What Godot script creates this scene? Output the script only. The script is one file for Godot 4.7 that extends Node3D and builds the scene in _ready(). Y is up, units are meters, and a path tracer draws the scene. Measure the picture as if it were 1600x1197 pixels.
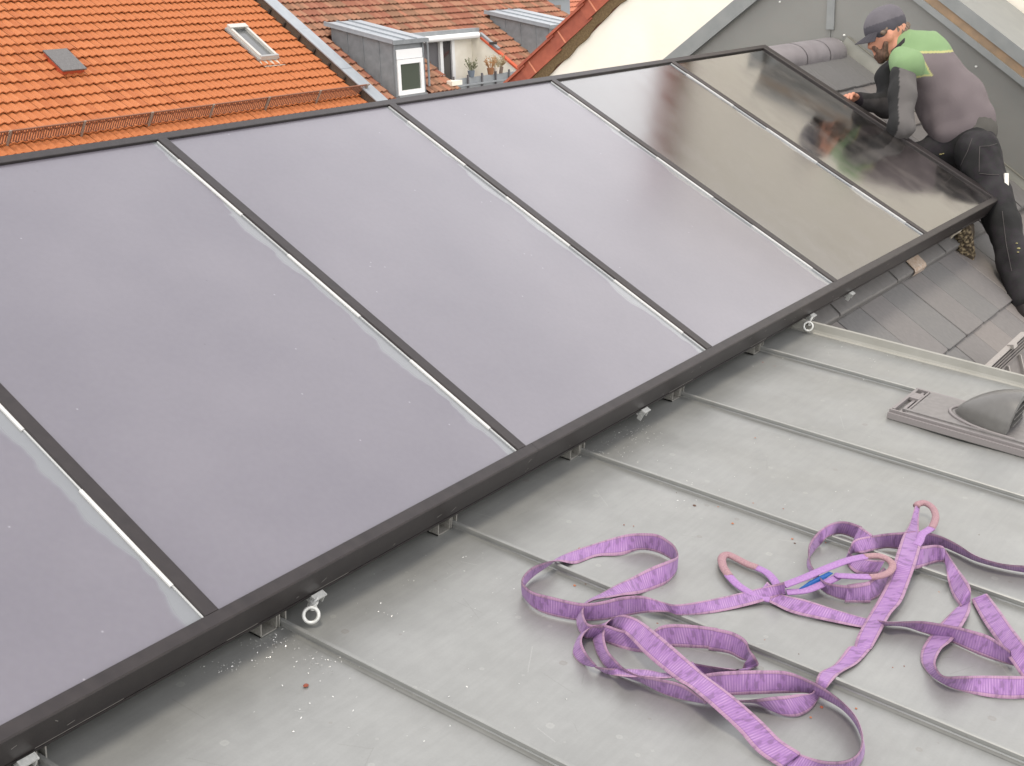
extends Node3D
# Rooftop with a long glazed collector, a worker, webbing slings and neighbouring roofs.
# x runs along the collector, y is up, z runs down the metal roof towards the camera.

const CAM := Vector3(-1.371632, 1.112822, 1.714944)
const CR := Vector3(0.584985, -0.033273, 0.810361)
const CU := Vector3(0.268754, 0.950660, -0.154975)
const CF := Vector3(0.765222, -0.308446, -0.565064)
const FOC := 1966.0
const PV := Vector3(0, 0.493777, -0.869589)      # up the collector
const PN := Vector3(0, 0.869589, 0.493777)       # out of the collector
const PH := 1.4209
const RS := Vector3(0, -0.114937, 0.993373)      # down the metal roof
const RN := Vector3(0, 0.993373, 0.114937)
const TD := Vector3(0, -0.587785, 0.809017)      # down the tiled roof
const TN := Vector3(0, 0.809017, 0.587785)
const T0 := Vector3(0, -0.33, 0.017)
const GX := 6.15
const BT := 0.674509                              # tan 34 deg, pitch of the far roofs

var used := {}
var rng := RandomNumberGenerator.new()

# ---------------------------------------------------------------- helpers
func ray(px, py):
	return CF + CR * ((px - 800.0) / FOC) - CU * ((py - 598.5) / FOC)
func at(px, py, depth):
	return CAM + ray(px, py) * depth
func on_roof(px, py, h = 0.0):
	var d = ray(px, py)
	var p0 = Vector3(0, -0.133, 0) + RN * h
	return CAM + d * ((p0 - CAM).dot(RN) / d.dot(RN))
func pan(u, v, h): return Vector3(u, 0, 0) + PV * v + PN * h
func rp(x, s, h): return Vector3(x, -0.133, 0) + RS * s + RN * h
func tp(x, s, h): return Vector3(x, 0, 0) + T0 + TD * s + TN * h
func far_y(z): return -1.98 - BT * (z + 22.85)

func numbered(n):
	if not used.has(n):
		used[n] = 0
		return n
	used[n] += 1
	return "%s_%03d" % [n, used[n]]
func thing(called, label, category, group = ""):
	var o = Node3D.new()
	o.name = numbered(called)
	add_child(o)
	o.set_meta("label", label)
	o.set_meta("category", category)
	if group != "": o.set_meta("group", group)
	return o
func tag(o, label, category, group = ""):
	o.set_meta("label", label)
	o.set_meta("category", category)
	if group != "": o.set_meta("group", group)
func put(called, mesh, m, parent, xf = Transform3D()):
	var o = MeshInstance3D.new()
	o.name = called if parent != self else numbered(called)
	o.mesh = mesh
	if m: o.material_override = m
	o.transform = xf
	parent.add_child(o, true)
	return o

func srgb(r, g, b): return Color(r / 255.0, g / 255.0, b / 255.0)
func gray_noise(size, sd, freq, octs = 4, ntype = FastNoiseLite.TYPE_SIMPLEX_SMOOTH):
	var n = FastNoiseLite.new()
	n.seed = sd
	n.frequency = freq
	n.noise_type = ntype
	n.fractal_octaves = octs
	return n.get_seamless_image(size, size)
func noise_tex(sd, freq, c0, c1, size = 256, octs = 4):
	var g = gray_noise(size, sd, freq, octs)
	var im = Image.create(size, size, false, Image.FORMAT_RGB8)
	for y in size:
		for x in size:
			im.set_pixel(x, y, c0.lerp(c1, g.get_pixel(x, y).r))
	return ImageTexture.create_from_image(im)
func gray_tex(sd, freq, lo, hi, size = 256, octs = 4):
	return noise_tex(sd, freq, Color(lo, lo, lo), Color(hi, hi, hi), size, octs)
func bump_tex(sd, freq, strength, size = 256, octs = 4):
	var g = gray_noise(size, sd, freq, octs)
	g.convert(Image.FORMAT_RGBA8)
	g.bump_map_to_normal_map(strength)
	return ImageTexture.create_from_image(g)
func mat(col, rough, metal = 0.0, spec = 0.5):
	var m = StandardMaterial3D.new()
	m.albedo_color = col
	m.roughness = rough
	m.metallic = metal
	m.metallic_specular = spec
	return m
func tmat(tex, rough, scale = 1.0, bump = null, bscale = 1.0, metal = 0.0):
	var m = StandardMaterial3D.new()
	m.albedo_texture = tex
	m.roughness = rough
	m.metallic = metal
	m.uv1_triplanar = true
	m.uv1_world_triplanar = true
	m.uv1_scale = Vector3.ONE * scale
	if bump:
		m.normal_enabled = true
		m.normal_texture = bump
		m.normal_scale = bscale
	return m

func st_new():
	var s = SurfaceTool.new()
	s.begin(Mesh.PRIMITIVE_TRIANGLES)
	s.set_smooth_group(-1)
	return s
func quad(s, a, b, c, d):
	for p in [a, b, c, a, c, d]: s.add_vertex(p)
func tri(s, a, b, c):
	for p in [a, b, c]: s.add_vertex(p)
func done(s):
	s.generate_normals()
	return s.commit()
# box spanned by a corner and three edge vectors, edges chamfered by c
func slab(s, o, ex, ey, ez):
	if ex.cross(ey).dot(ez) > 0:
		var t = ex
		ex = ey
		ey = t
	var a = o; var b = o + ex; var c = o + ex + ey; var d = o + ey
	quad(s, a, b, c, d)
	quad(s, a + ez, d + ez, c + ez, b + ez)
	quad(s, a, a + ez, b + ez, b)
	quad(s, b, b + ez, c + ez, c)
	quad(s, c, c + ez, d + ez, d)
	quad(s, d, d + ez, a + ez, a)
func slab_mesh(o, ex, ey, ez):
	var s = st_new()
	slab(s, o, ex, ey, ez)
	return done(s)
func bevel_box(size, bev):
	# box centred on the origin with chamfered edges
	var s = st_new()
	var h = size * 0.5
	var pts = []
	for ax in 3:
		for sg in [-1.0, 1.0]:
			var face = []
			for q in [[-1, -1], [1, -1], [1, 1], [-1, 1]]:
				var p = Vector3.ZERO
				p[ax] = h[ax] * sg
				p[(ax + 1) % 3] = (h[(ax + 1) % 3] - bev) * q[0]
				p[(ax + 2) % 3] = (h[(ax + 2) % 3] - bev) * q[1]
				face.append(p)
			if sg > 0: quad(s, face[0], face[3], face[2], face[1])
			else: quad(s, face[0], face[1], face[2], face[3])
	for ax in 3:
		var b1 = (ax + 1) % 3
		var b2 = (ax + 2) % 3
		for s1 in [-1.0, 1.0]:
			for s2 in [-1.0, 1.0]:
				var p = []
				for e in [-1.0, 1.0]:
					var u = Vector3.ZERO
					u[ax] = (h[ax] - bev) * e
					u[b1] = h[b1] * s1
					u[b2] = (h[b2] - bev) * s2
					var w = Vector3.ZERO
					w[ax] = (h[ax] - bev) * e
					w[b1] = (h[b1] - bev) * s1
					w[b2] = h[b2] * s2
					p.append(u)
					p.append(w)
				if s1 * s2 > 0: quad(s, p[0], p[2], p[3], p[1])
				else: quad(s, p[0], p[1], p[3], p[2])
	for s1 in [-1.0, 1.0]:
		for s2 in [-1.0, 1.0]:
			for s3 in [-1.0, 1.0]:
				var sg = Vector3(s1, s2, s3)
				var q = []
				for ax in 3:
					var u = (h - Vector3.ONE * bev) * sg
					u[ax] = h[ax] * sg[ax]
					q.append(u)
				if s1 * s2 * s3 > 0: tri(s, q[0], q[2], q[1])
				else: tri(s, q[0], q[1], q[2])
	return done(s)
# extrude an open or closed profile (array of Vector2) along a path given as functions
func extrude(prof, origin, ax, ay, dir, length, closed = true, steps = 1, wob = 0.0, caps = true):
	var s = st_new()
	var n = prof.size()
	var m = n if closed else n - 1
	for k in steps:
		var t0 = dir * (length * k / steps)
		var t1 = dir * (length * (k + 1) / steps)
		var w0 = ax * (wob * sin(k * 0.9 + origin.x * 7.0))
		var w1 = ax * (wob * sin((k + 1) * 0.9 + origin.x * 7.0))
		for i in m:
			var a = prof[i]
			var b = prof[(i + 1) % n]
			var pa = origin + ax * a.x + ay * a.y
			var pb = origin + ax * b.x + ay * b.y
			quad(s, pa + t0 + w0, pa + t1 + w1, pb + t1 + w1, pb + t0 + w0)
	if closed and caps:
		for e in 2:
			var t = dir * (length * e)
			for i in range(1, n - 1):
				var a = origin + ax * prof[0].x + ay * prof[0].y + t
				var b = origin + ax * prof[i].x + ay * prof[i].y + t
				var c = origin + ax * prof[i + 1].x + ay * prof[i + 1].y + t
				if e == 0: tri(s, a, b, c)
				else: tri(s, a, c, b)
	return done(s)
func catmull(a, b, c, d, t):
	return 0.5 * ((2.0 * b) + (c - a) * t + (2.0 * a - 5.0 * b + 4.0 * c - d) * t * t + (3.0 * b - a - 3.0 * c + d) * t * t * t)
func smooth_path(pts, sub):
	var o = []
	for i in pts.size() - 1:
		var a = pts[max(i - 1, 0)]
		var d = pts[min(i + 2, pts.size() - 1)]
		for k in sub: o.append(catmull(a, pts[i], pts[i + 1], d, float(k) / sub))
	o.append(pts[-1])
	return o
# tube with an elliptic section; flat direction given by up
func tube(pts, ra, rb, seg = 10, up = Vector3.UP):
	var s = SurfaceTool.new()
	s.begin(Mesh.PRIMITIVE_TRIANGLES)
	var n = pts.size()
	var length = 0.0
	for i in n:
		var t = (pts[min(i + 1, n - 1)] - pts[max(i - 1, 0)]).normalized()
		var x = t.cross(up).normalized()
		var y = x.cross(t).normalized()
		if i > 0: length += pts[i].distance_to(pts[i - 1])
		for k in seg + 1:
			var a = TAU * k / seg
			var nn = (x * cos(a) / ra + y * sin(a) / rb).normalized()
			s.set_normal(nn)
			s.set_uv(Vector2(float(k) / seg, length / 0.05))
			s.add_vertex(pts[i] + x * cos(a) * ra + y * sin(a) * rb)
	for i in n - 1:
		for k in seg:
			var a = i * (seg + 1) + k
			var b = a + seg + 1
			for q in [a, a + 1, b, a + 1, b + 1, b]: s.add_index(q)
	var c0 = n * (seg + 1)
	for e in 2:
		var base = 0 if e == 0 else (n - 1) * (seg + 1)
		s.set_normal((pts[0] - pts[1]).normalized() if e == 0 else (pts[-1] - pts[-2]).normalized())
		s.set_uv(Vector2.ZERO)
		s.add_vertex(pts[0] if e == 0 else pts[-1])
		for k in seg:
			for q in ([c0, base + k + 1, base + k] if e == 0 else [c0 + 1, base + k, base + k + 1]): s.add_index(q)
	return s.commit()

# smooth union of tapered capsules, meshed as surface nets
# bone: [a, ra, b, rb] or [a, ra, b, rb, axis, factor] (squashed along the axis)
func blob(bones, cell, k, amp = 0.0, freq = 20.0, color = null, sd = 1):
	var mn = Vector3.ONE * 1e9
	var mx = -mn
	for b in bones:
		for e in [[b[0], b[1]], [b[2], b[3]]]:
			mn = mn.min(e[0] - Vector3.ONE * e[1])
			mx = mx.max(e[0] + Vector3.ONE * e[1])
	mn -= Vector3.ONE * (cell * 3 + amp)
	mx += Vector3.ONE * (cell * 3 + amp)
	var nx = int((mx.x - mn.x) / cell) + 1
	var ny = int((mx.y - mn.y) / cell) + 1
	var nz = int((mx.z - mn.z) / cell) + 1
	var f = PackedFloat32Array()
	f.resize(nx * ny * nz)
	f.fill(1.0)
	for b in bones:
		var pa: Vector3 = b[0]
		var pb: Vector3 = b[2]
		var ra: float = b[1]
		var rb: float = b[3]
		var ba: Vector3 = pb - pa
		var bb: float = max(ba.length_squared(), 1e-8)
		var sq: bool = b.size() > 4
		var ax: Vector3 = b[4] if sq else Vector3.ZERO
		var fac: float = (b[5] - 1.0) if sq else 0.0
		var pad = max(ra, rb) + k + cell * 3
		var lo = ((pa.min(pb) - Vector3.ONE * pad - mn) / cell).floor().max(Vector3.ZERO)
		var hi = ((pa.max(pb) + Vector3.ONE * pad - mn) / cell).ceil().min(Vector3(nx - 1, ny - 1, nz - 1))
		for iz in range(int(lo.z), int(hi.z) + 1):
			for iy in range(int(lo.y), int(hi.y) + 1):
				var row = (iz * ny + iy) * nx
				for ix in range(int(lo.x), int(hi.x) + 1):
					var p: Vector3 = mn + Vector3(ix, iy, iz) * cell - pa
					var t: float = clampf(p.dot(ba) / bb, 0.0, 1.0)
					var v: Vector3 = p - ba * t
					if sq: v += ax * (v.dot(ax) * fac)
					var d: float = v.length() - (ra + (rb - ra) * t)
					var o: float = f[row + ix]
					var h: float = max(k - absf(o - d), 0.0) / k
					f[row + ix] = minf(o, d) - h * h * k * 0.25
	if amp > 0.0:
		var nz_ = FastNoiseLite.new()
		nz_.seed = sd
		nz_.frequency = freq
		nz_.fractal_octaves = 2
		for iz in nz:
			for iy in ny:
				for ix in nx:
					var q = (iz * ny + iy) * nx + ix
					if absf(f[q]) < cell * 3 + amp:
						var p = mn + Vector3(ix, iy, iz) * cell
						f[q] += amp * nz_.get_noise_3d(p.x, p.y * 0.6, p.z)
	var vid = PackedInt32Array()
	vid.resize(nx * ny * nz)
	vid.fill(-1)
	var verts = PackedVector3Array()
	var corners = [Vector3i(0, 0, 0), Vector3i(1, 0, 0), Vector3i(0, 1, 0), Vector3i(1, 1, 0), Vector3i(0, 0, 1), Vector3i(1, 0, 1), Vector3i(0, 1, 1), Vector3i(1, 1, 1)]
	var edges = [[0, 1], [2, 3], [4, 5], [6, 7], [0, 2], [1, 3], [4, 6], [5, 7], [0, 4], [1, 5], [2, 6], [3, 7]]
	var lim = cell * 2.5
	for iz in nz - 1:
		for iy in ny - 1:
			for ix in nx - 1:
				var q = (iz * ny + iy) * nx + ix
				if absf(f[q]) > lim: continue
				var vals = []
				var neg = 0
				for c in corners:
					var v = f[q + c.x + (c.y + c.z * ny) * nx]
					vals.append(v)
					if v < 0.0: neg += 1
				if neg == 0 or neg == 8: continue
				var acc = Vector3.ZERO
				var cnt = 0
				for e in edges:
					var a = vals[e[0]]
					var b = vals[e[1]]
					if (a < 0.0) != (b < 0.0):
						acc += Vector3(corners[e[0]]).lerp(Vector3(corners[e[1]]), a / (a - b))
						cnt += 1
				vid[q] = verts.size()
				verts.append(mn + (Vector3(ix, iy, iz) + acc / cnt) * cell)
	var idx = PackedInt32Array()
	var sx = 1
	var sy = nx
	var sz = nx * ny
	for iz in range(1, nz - 1):
		for iy in range(1, ny - 1):
			for ix in range(1, nx - 1):
				var q = (iz * ny + iy) * nx + ix
				var v = f[q]
				if absf(v) > lim: continue
				for e in 3:
					var st = sx if e == 0 else (sy if e == 1 else sz)
					if (v < 0.0) == (f[q + st] < 0.0): continue
					var u = sy if e == 0 else (sz if e == 1 else sx)
					var w = sz if e == 0 else (sx if e == 1 else sy)
					var a = vid[q]
					var b = vid[q - u]
					var c = vid[q - u - w]
					var d = vid[q - w]
					if a < 0 or b < 0 or c < 0 or d < 0: continue
					if v < 0.0: idx.append_array(PackedInt32Array([a, c, b, a, d, c]))
					else: idx.append_array(PackedInt32Array([a, b, c, a, c, d]))
	var norms = PackedVector3Array()
	norms.resize(verts.size())
	for i in range(0, idx.size(), 3):
		var nn = (verts[idx[i + 2]] - verts[idx[i]]).cross(verts[idx[i + 1]] - verts[idx[i]])
		for e in 3: norms[idx[i + e]] += nn
	for i in norms.size(): norms[i] = norms[i].normalized()
	var arr = []
	arr.resize(Mesh.ARRAY_MAX)
	arr[Mesh.ARRAY_VERTEX] = verts
	arr[Mesh.ARRAY_NORMAL] = norms
	arr[Mesh.ARRAY_INDEX] = idx
	if color != null:
		var cols = PackedColorArray()
		cols.resize(verts.size())
		for i in verts.size(): cols[i] = color.call(verts[i])
		arr[Mesh.ARRAY_COLOR] = cols
	var mesh = ArrayMesh.new()
	mesh.add_surface_from_arrays(Mesh.PRIMITIVE_TRIANGLES, arr)
	return mesh

# distance field of the same bones, and the point where a ray from the camera meets it
func field(bones, k, p, noise, amp):
	var o = 1.0
	for b in bones:
		var ba = b[2] - b[0]
		var q = p - b[0]
		var t = clampf(q.dot(ba) / max(ba.length_squared(), 1e-8), 0.0, 1.0)
		var v = q - ba * t
		if b.size() > 4: v += b[4] * (v.dot(b[4]) * (b[5] - 1.0))
		var d = v.length() - lerpf(b[1], b[3], t)
		var h = max(k - absf(o - d), 0.0) / k
		o = minf(o, d) - h * h * k * 0.25
	if noise: o += amp * noise.get_noise_3d(p.x, p.y * 0.6, p.z)
	return o
func march(bones, k, px, py, noise, amp, near):
	var d = ray(px, py)
	var s = near
	for i in 120:
		var v = field(bones, k, CAM + d * s, noise, amp)
		if v < 0.0015: return CAM + d * (s - 0.001)
		s += v * 0.7 / d.length()
		if s > near + 2.0: break
	return null

const RIB_A := [961,-167,712,986,-206,705,953,-197,651,919,-205,681,856,-193,597,820,-202,624,733,-158,575,757,-197,568,724,-157,542,751,-194,542,703,-144,505,711,-189,503,668,-140,473,664,-186,475,624,-137,452,627,-183,450,591,-134,423,594,-179,414,571,-127,364,573,-173,361,562,-123,324,571,-168,320,572,-121,296,586,-164,287,587,-120,277,603,-162,266,614,-119,265,635,-158,251,651,-118,262,676,-154,247,691,-120,273,723,-146,254,744,-142,269,781,-153,243,791,-165,280,836,-157,248,849,-165,300,897,-155,275,894,-172,336,929,-141,315,946,-174,356,941,-131,350,964,-178,385,964,-132,391,961,-181,419,956,-136,427,948,-183,446,938,-139,456,917,-186,470,906,-142,478,861,-187,480,875,-143,470,818,-187,471,838,-150,448,770,-181,460,794,-160,427,720,-167,447,747,-166,409,681,-159,434,711,-169,401,649,-151,424,673,-172,391,615,-146,423,633,-175,392,582,-143,436,594,-178,410,554,-142,457,563,-181,435,539,-143,479,548,-184,462,565,-150,500,556,-186,472,572,-155,532,562,-189,503,609,-175,550,568,-194,546,622,-173,570,585,-198,580,641,-158,593,634,-201,608,673,-161,631,665,-206,647,698,-165,683,692,-210,687,697,-166,678,679,-209,674,705,-168,715,695,-213,712,695,-171,749,693,-217,740,676,-178,767,696,-218,756,670,-187,782,684,-218,752,695,-223,776,657,-217,758,640,-218,748,604,-190,753,603,-216,714,581,-185,691,540,-185,709,581,-184,687,485,-172,687,523,-186,666,471,-176,646,513,-186,629,441,-168,619,480,-178,596,474,-197,554,450,-169,571,447,-160,542,465,-189,512,466,-155,513,476,-187,482,487,-150,493,497,-185,465,526,-156,476,551,-181,448,542,-148,484,570,-176,462,552,-145,503,578,-179,487]
const RIB_B := [1543,-184,801,1586,-199,800,1477,-201,813,1446,-188,844,1363,-183,835,1352,-180,879,1289,-177,851,1310,-180,894,1214,-179,867,1217,-186,913,1158,-202,875,1182,-201,916,1083,-214,881,1105,-218,925,1015,-227,883,1042,-222,923,923,-226,895,951,-229,931,856,-237,908,905,-237,933,874,-226,897,902,-237,932,805,-235,894,832,-235,931,737,-219,891,772,-233,917,679,-207,905,714,-235,915,647,-212,912,687,-235,915,612,-201,899,633,-237,919,589,-197,885,594,-236,909,566,-194,866,577,-234,887,549,-198,842,576,-231,861,537,-204,816,577,-225,828,477,-187,776,510,-213,757,478,-188,770,511,-217,756,479,-170,725,490,-212,709,468,-166,680,485,-208,670,459,-168,639,487,-201,626,459,-163,609,481,-197,586,472,-158,579,485,-193,551,496,-161,549,510,-189,515,528,-161,521,542,-185,484,558,-161,502,570,-183,464,584,-159,491,601,-182,455,601,-148,501,609,-184,472,589,-129,531,593,-170,510,611,-146,554,568,-162,550,568,-138,623,531,-166,612,543,-145,680,507,-170,664,525,-157,731,486,-171,711,521,-162,746,476,-170,740,496,-171,819,458,-181,795,490,-199,880,456,-211,849,474,-214,926,438,-229,896,467,-221,966,432,-239,940,480,-234,959,435,-242,956,443,-205,1018,453,-247,1000,472,-210,1048,491,-251,1041,511,-212,1057,531,-253,1052,557,-212,1046,580,-252,1043,607,-210,1015,634,-248,1009,637,-206,978,665,-241,968,649,-197,939,672,-234,926,648,-187,903,667,-229,896,641,-179,861,639,-225,864,621,-180,820,605,-221,829,589,-176,785,574,-219,793,559,-173,756,550,-217,767,532,-168,742,535,-214,742]
const RIB_S2 := [975,-185,666,933,-203,661,976,-206,701,930,-211,705,968,-200,760,927,-217,749,993,-218,817,948,-225,822,1015,-232,874,970,-232,881,1029,-235,887,984,-235,896,982,-209,937,1016,-237,923,1007,-211,964,1040,-241,954,1021,-207,997,1043,-245,985,1032,-208,1031,1047,-249,1017,1040,-209,1067,1047,-253,1055,1046,-212,1094,1042,-257,1089,1050,-216,1125,1040,-261,1120,1037,-219,1153,1043,-265,1155,1030,-226,1175,1048,-268,1181]
const RIB_D2 := [1293,-247,1055,1247,-247,1034,1208,-236,1107,1167,-248,1082,1135,-230,1151,1091,-246,1133,1068,-222,1193,1026,-245,1178,1032,-229,1221,990,-253,1209,1006,-247,1250,961,-266,1238,965,-252,1279,923,-277,1267]
const RIB_C := [1309,-185,862,1280,-231,869,1334,-188,888,1303,-233,890,1370,-195,904,1352,-235,910,1368,-191,923,1375,-236,925,1402,-214,924,1364,-236,939,1335,-221,973,1292,-235,966,1263,-207,1013,1233,-240,996,1225,-208,1036,1195,-243,1024,1233,-247,1036,1190,-245,1019,1163,-234,1055,1136,-246,1014,1094,-240,1058,1067,-246,1010,1025,-238,1059,997,-246,1012,990,-239,1052,962,-248,1017,917,-222,1063,929,-250,1029,881,-220,1073,903,-252,1050,860,-224,1095,888,-256,1079,868,-218,1127,882,-260,1114,933,-243,1149,895,-265,1162,949,-238,1191,918,-270,1202,983,-245,1222,949,-274,1233,1013,-245,1244,982,-276,1257]
const RIB_D := [1448,-227,1133,1478,-262,1129,1432,-225,1096,1464,-257,1091,1412,-223,1049,1447,-251,1041,1405,-215,995,1439,-245,988,1421,-204,948,1449,-240,942,1430,-196,902,1455,-235,897,1410,-186,861,1422,-231,861,1374,-181,833,1375,-227,830,1340,-179,801,1353,-223,799,1301,-178,772,1316,-221,778,1270,-179,752,1288,-219,764,1241,-183,753,1274,-216,749,1204,-183,766,1229,-216,747,1245,-210,772,1200,-220,770,1229,-200,809,1190,-223,799,1266,-211,828,1222,-227,827]
const RIB_F := [1199,-196,848,1231,-230,853,1114,-189,852,1123,-231,868,1073,-183,842,1077,-229,846,1044,-180,821,1046,-225,817,1103,-189,853,1086,-231,862,1052,-182,832,1062,-227,831,1035,-181,798,1053,-223,793,1040,-183,771,1065,-218,754,1091,-188,727,1123,-210,701,1129,-190,701,1166,-208,680,1178,-177,676,1211,-209,674,1244,-170,670,1269,-209,671,1298,-165,681,1308,-208,670,1335,-169,703,1347,-211,688,1336,-173,742,1346,-215,725,1332,-172,742,1329,-215,728,1310,-176,780,1309,-220,766]

# ---------------------------------------------------------------- camera and light
func build_view():
	var cam = Camera3D.new()
	cam.name = "camera"
	cam.transform = Transform3D(Basis(CR, CU, -CF), CAM)
	cam.fov = 33.863
	cam.near = 0.05
	cam.far = 400.0
	add_child(cam)
	cam.current = true
	var env = Environment.new()
	var sky_m = ProceduralSkyMaterial.new()
	sky_m.sky_top_color = Color(0.57, 0.57, 0.60)
	sky_m.sky_horizon_color = Color(0.95, 0.94, 0.93)
	sky_m.sky_curve = 0.45
	sky_m.ground_bottom_color = Color(0.30, 0.29, 0.28)
	sky_m.ground_horizon_color = Color(0.55, 0.54, 0.53)
	sky_m.sky_energy_multiplier = 1.2
	# soft cloud layer, seamless over the whole sphere
	var cn = FastNoiseLite.new()
	cn.seed = 17
	cn.frequency = 1.1
	cn.fractal_octaves = 4
	var cim = Image.create(512, 256, false, Image.FORMAT_RGB8)
	for y in 256:
		var la = PI * (0.5 - (y + 0.5) / 256.0)
		for x in 512:
			var lo = TAU * (x + 0.5) / 512.0
			var c = clampf(0.5 + 0.75 * cn.get_noise_3d(cos(la) * cos(lo), sin(la) * 1.6, cos(la) * sin(lo)), 0, 1)
			cim.set_pixel(x, y, Color(c, c, c * 0.98))
	sky_m.sky_cover = ImageTexture.create_from_image(cim)
	sky_m.sky_cover_modulate = Color(1, 1, 1, 0.15)
	var sky = Sky.new()
	sky.sky_material = sky_m
	env.background_mode = Environment.BG_SKY
	env.sky = sky
	env.background_energy_multiplier = 1.25
	env.tonemap_mode = Environment.TONE_MAPPER_LINEAR
	env.tonemap_exposure = 1.82
	env.sdfgi_enabled = true
	env.ssao_enabled = true
	env.ssil_enabled = true
	var we = WorldEnvironment.new()
	we.name = "world_environment"
	we.environment = env
	add_child(we)
	var sun = DirectionalLight3D.new()
	sun.name = "sun"
	sun.light_energy = 0.35
	sun.light_color = Color(1.0, 0.96, 0.90)
	sun.light_angular_distance = 14.0
	sun.shadow_enabled = true
	add_child(sun)
	sun.look_at_from_position(Vector3(-2.0, 9.0, 1.0), Vector3.ZERO)

# ---------------------------------------------------------------- metal roof with standing seams
func seam_x(k): return 0.18 + 0.5605 * k
func metal_image(size, sd):
	# weathered zinc-grey sheet: broad mottling, fine grain, hair scratches, water spots
	var a = gray_noise(size, sd, 0.006, 3)
	var b = gray_noise(size, sd + 1, 0.03, 4)
	var c = gray_noise(size, sd + 2, 0.22, 2)
	var im = Image.create(size, size, false, Image.FORMAT_RGB8)
	var c0 = srgb(142, 143, 140)
	var c1 = srgb(153, 154, 151)
	for y in size:
		for x in size:
			var sv = b.get_pixel(x / 4, (y * 3) % size).r
			var t = a.get_pixel(x, y).r * 0.35 + b.get_pixel(x, y).r * 0.25 + c.get_pixel(x, y).r * 0.15 + sv * 0.25
			im.set_pixel(x, y, c0.lerp(c1, clampf((t - 0.3) * 2.2, 0, 1)))
	var r = RandomNumberGenerator.new()
	r.seed = sd
	for i in 90:      # scratches
		var p = Vector2(r.randf() * size, r.randf() * size)
		var d = Vector2.from_angle(r.randf() * TAU)
		var l = r.randf_range(8, 60)
		var col = srgb(190, 190, 186) if r.randf() < 0.55 else srgb(122, 122, 118)
		for k in int(l):
			var q = p + d * k
			var ix = posmod(int(q.x), size)
			var iy = posmod(int(q.y), size)
			im.set_pixel(ix, iy, im.get_pixel(ix, iy).lerp(col, 0.35))
	for i in 130:     # dried drops
		var p = Vector2i(r.randi() % size, r.randi() % size)
		var rad = r.randi_range(1, 5)
		var col = srgb(188, 188, 182) if r.randf() < 0.7 else srgb(120, 112, 104)
		for y in range(-rad, rad + 1):
			for x in range(-rad, rad + 1):
				var dd = Vector2(x, y).length() / rad
				if dd <= 1.0:
					var ix = posmod(p.x + x, size)
					var iy = posmod(p.y + y, size)
					im.set_pixel(ix, iy, im.get_pixel(ix, iy).lerp(col, 0.12 + 0.22 * dd))
	return ImageTexture.create_from_image(im)

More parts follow.
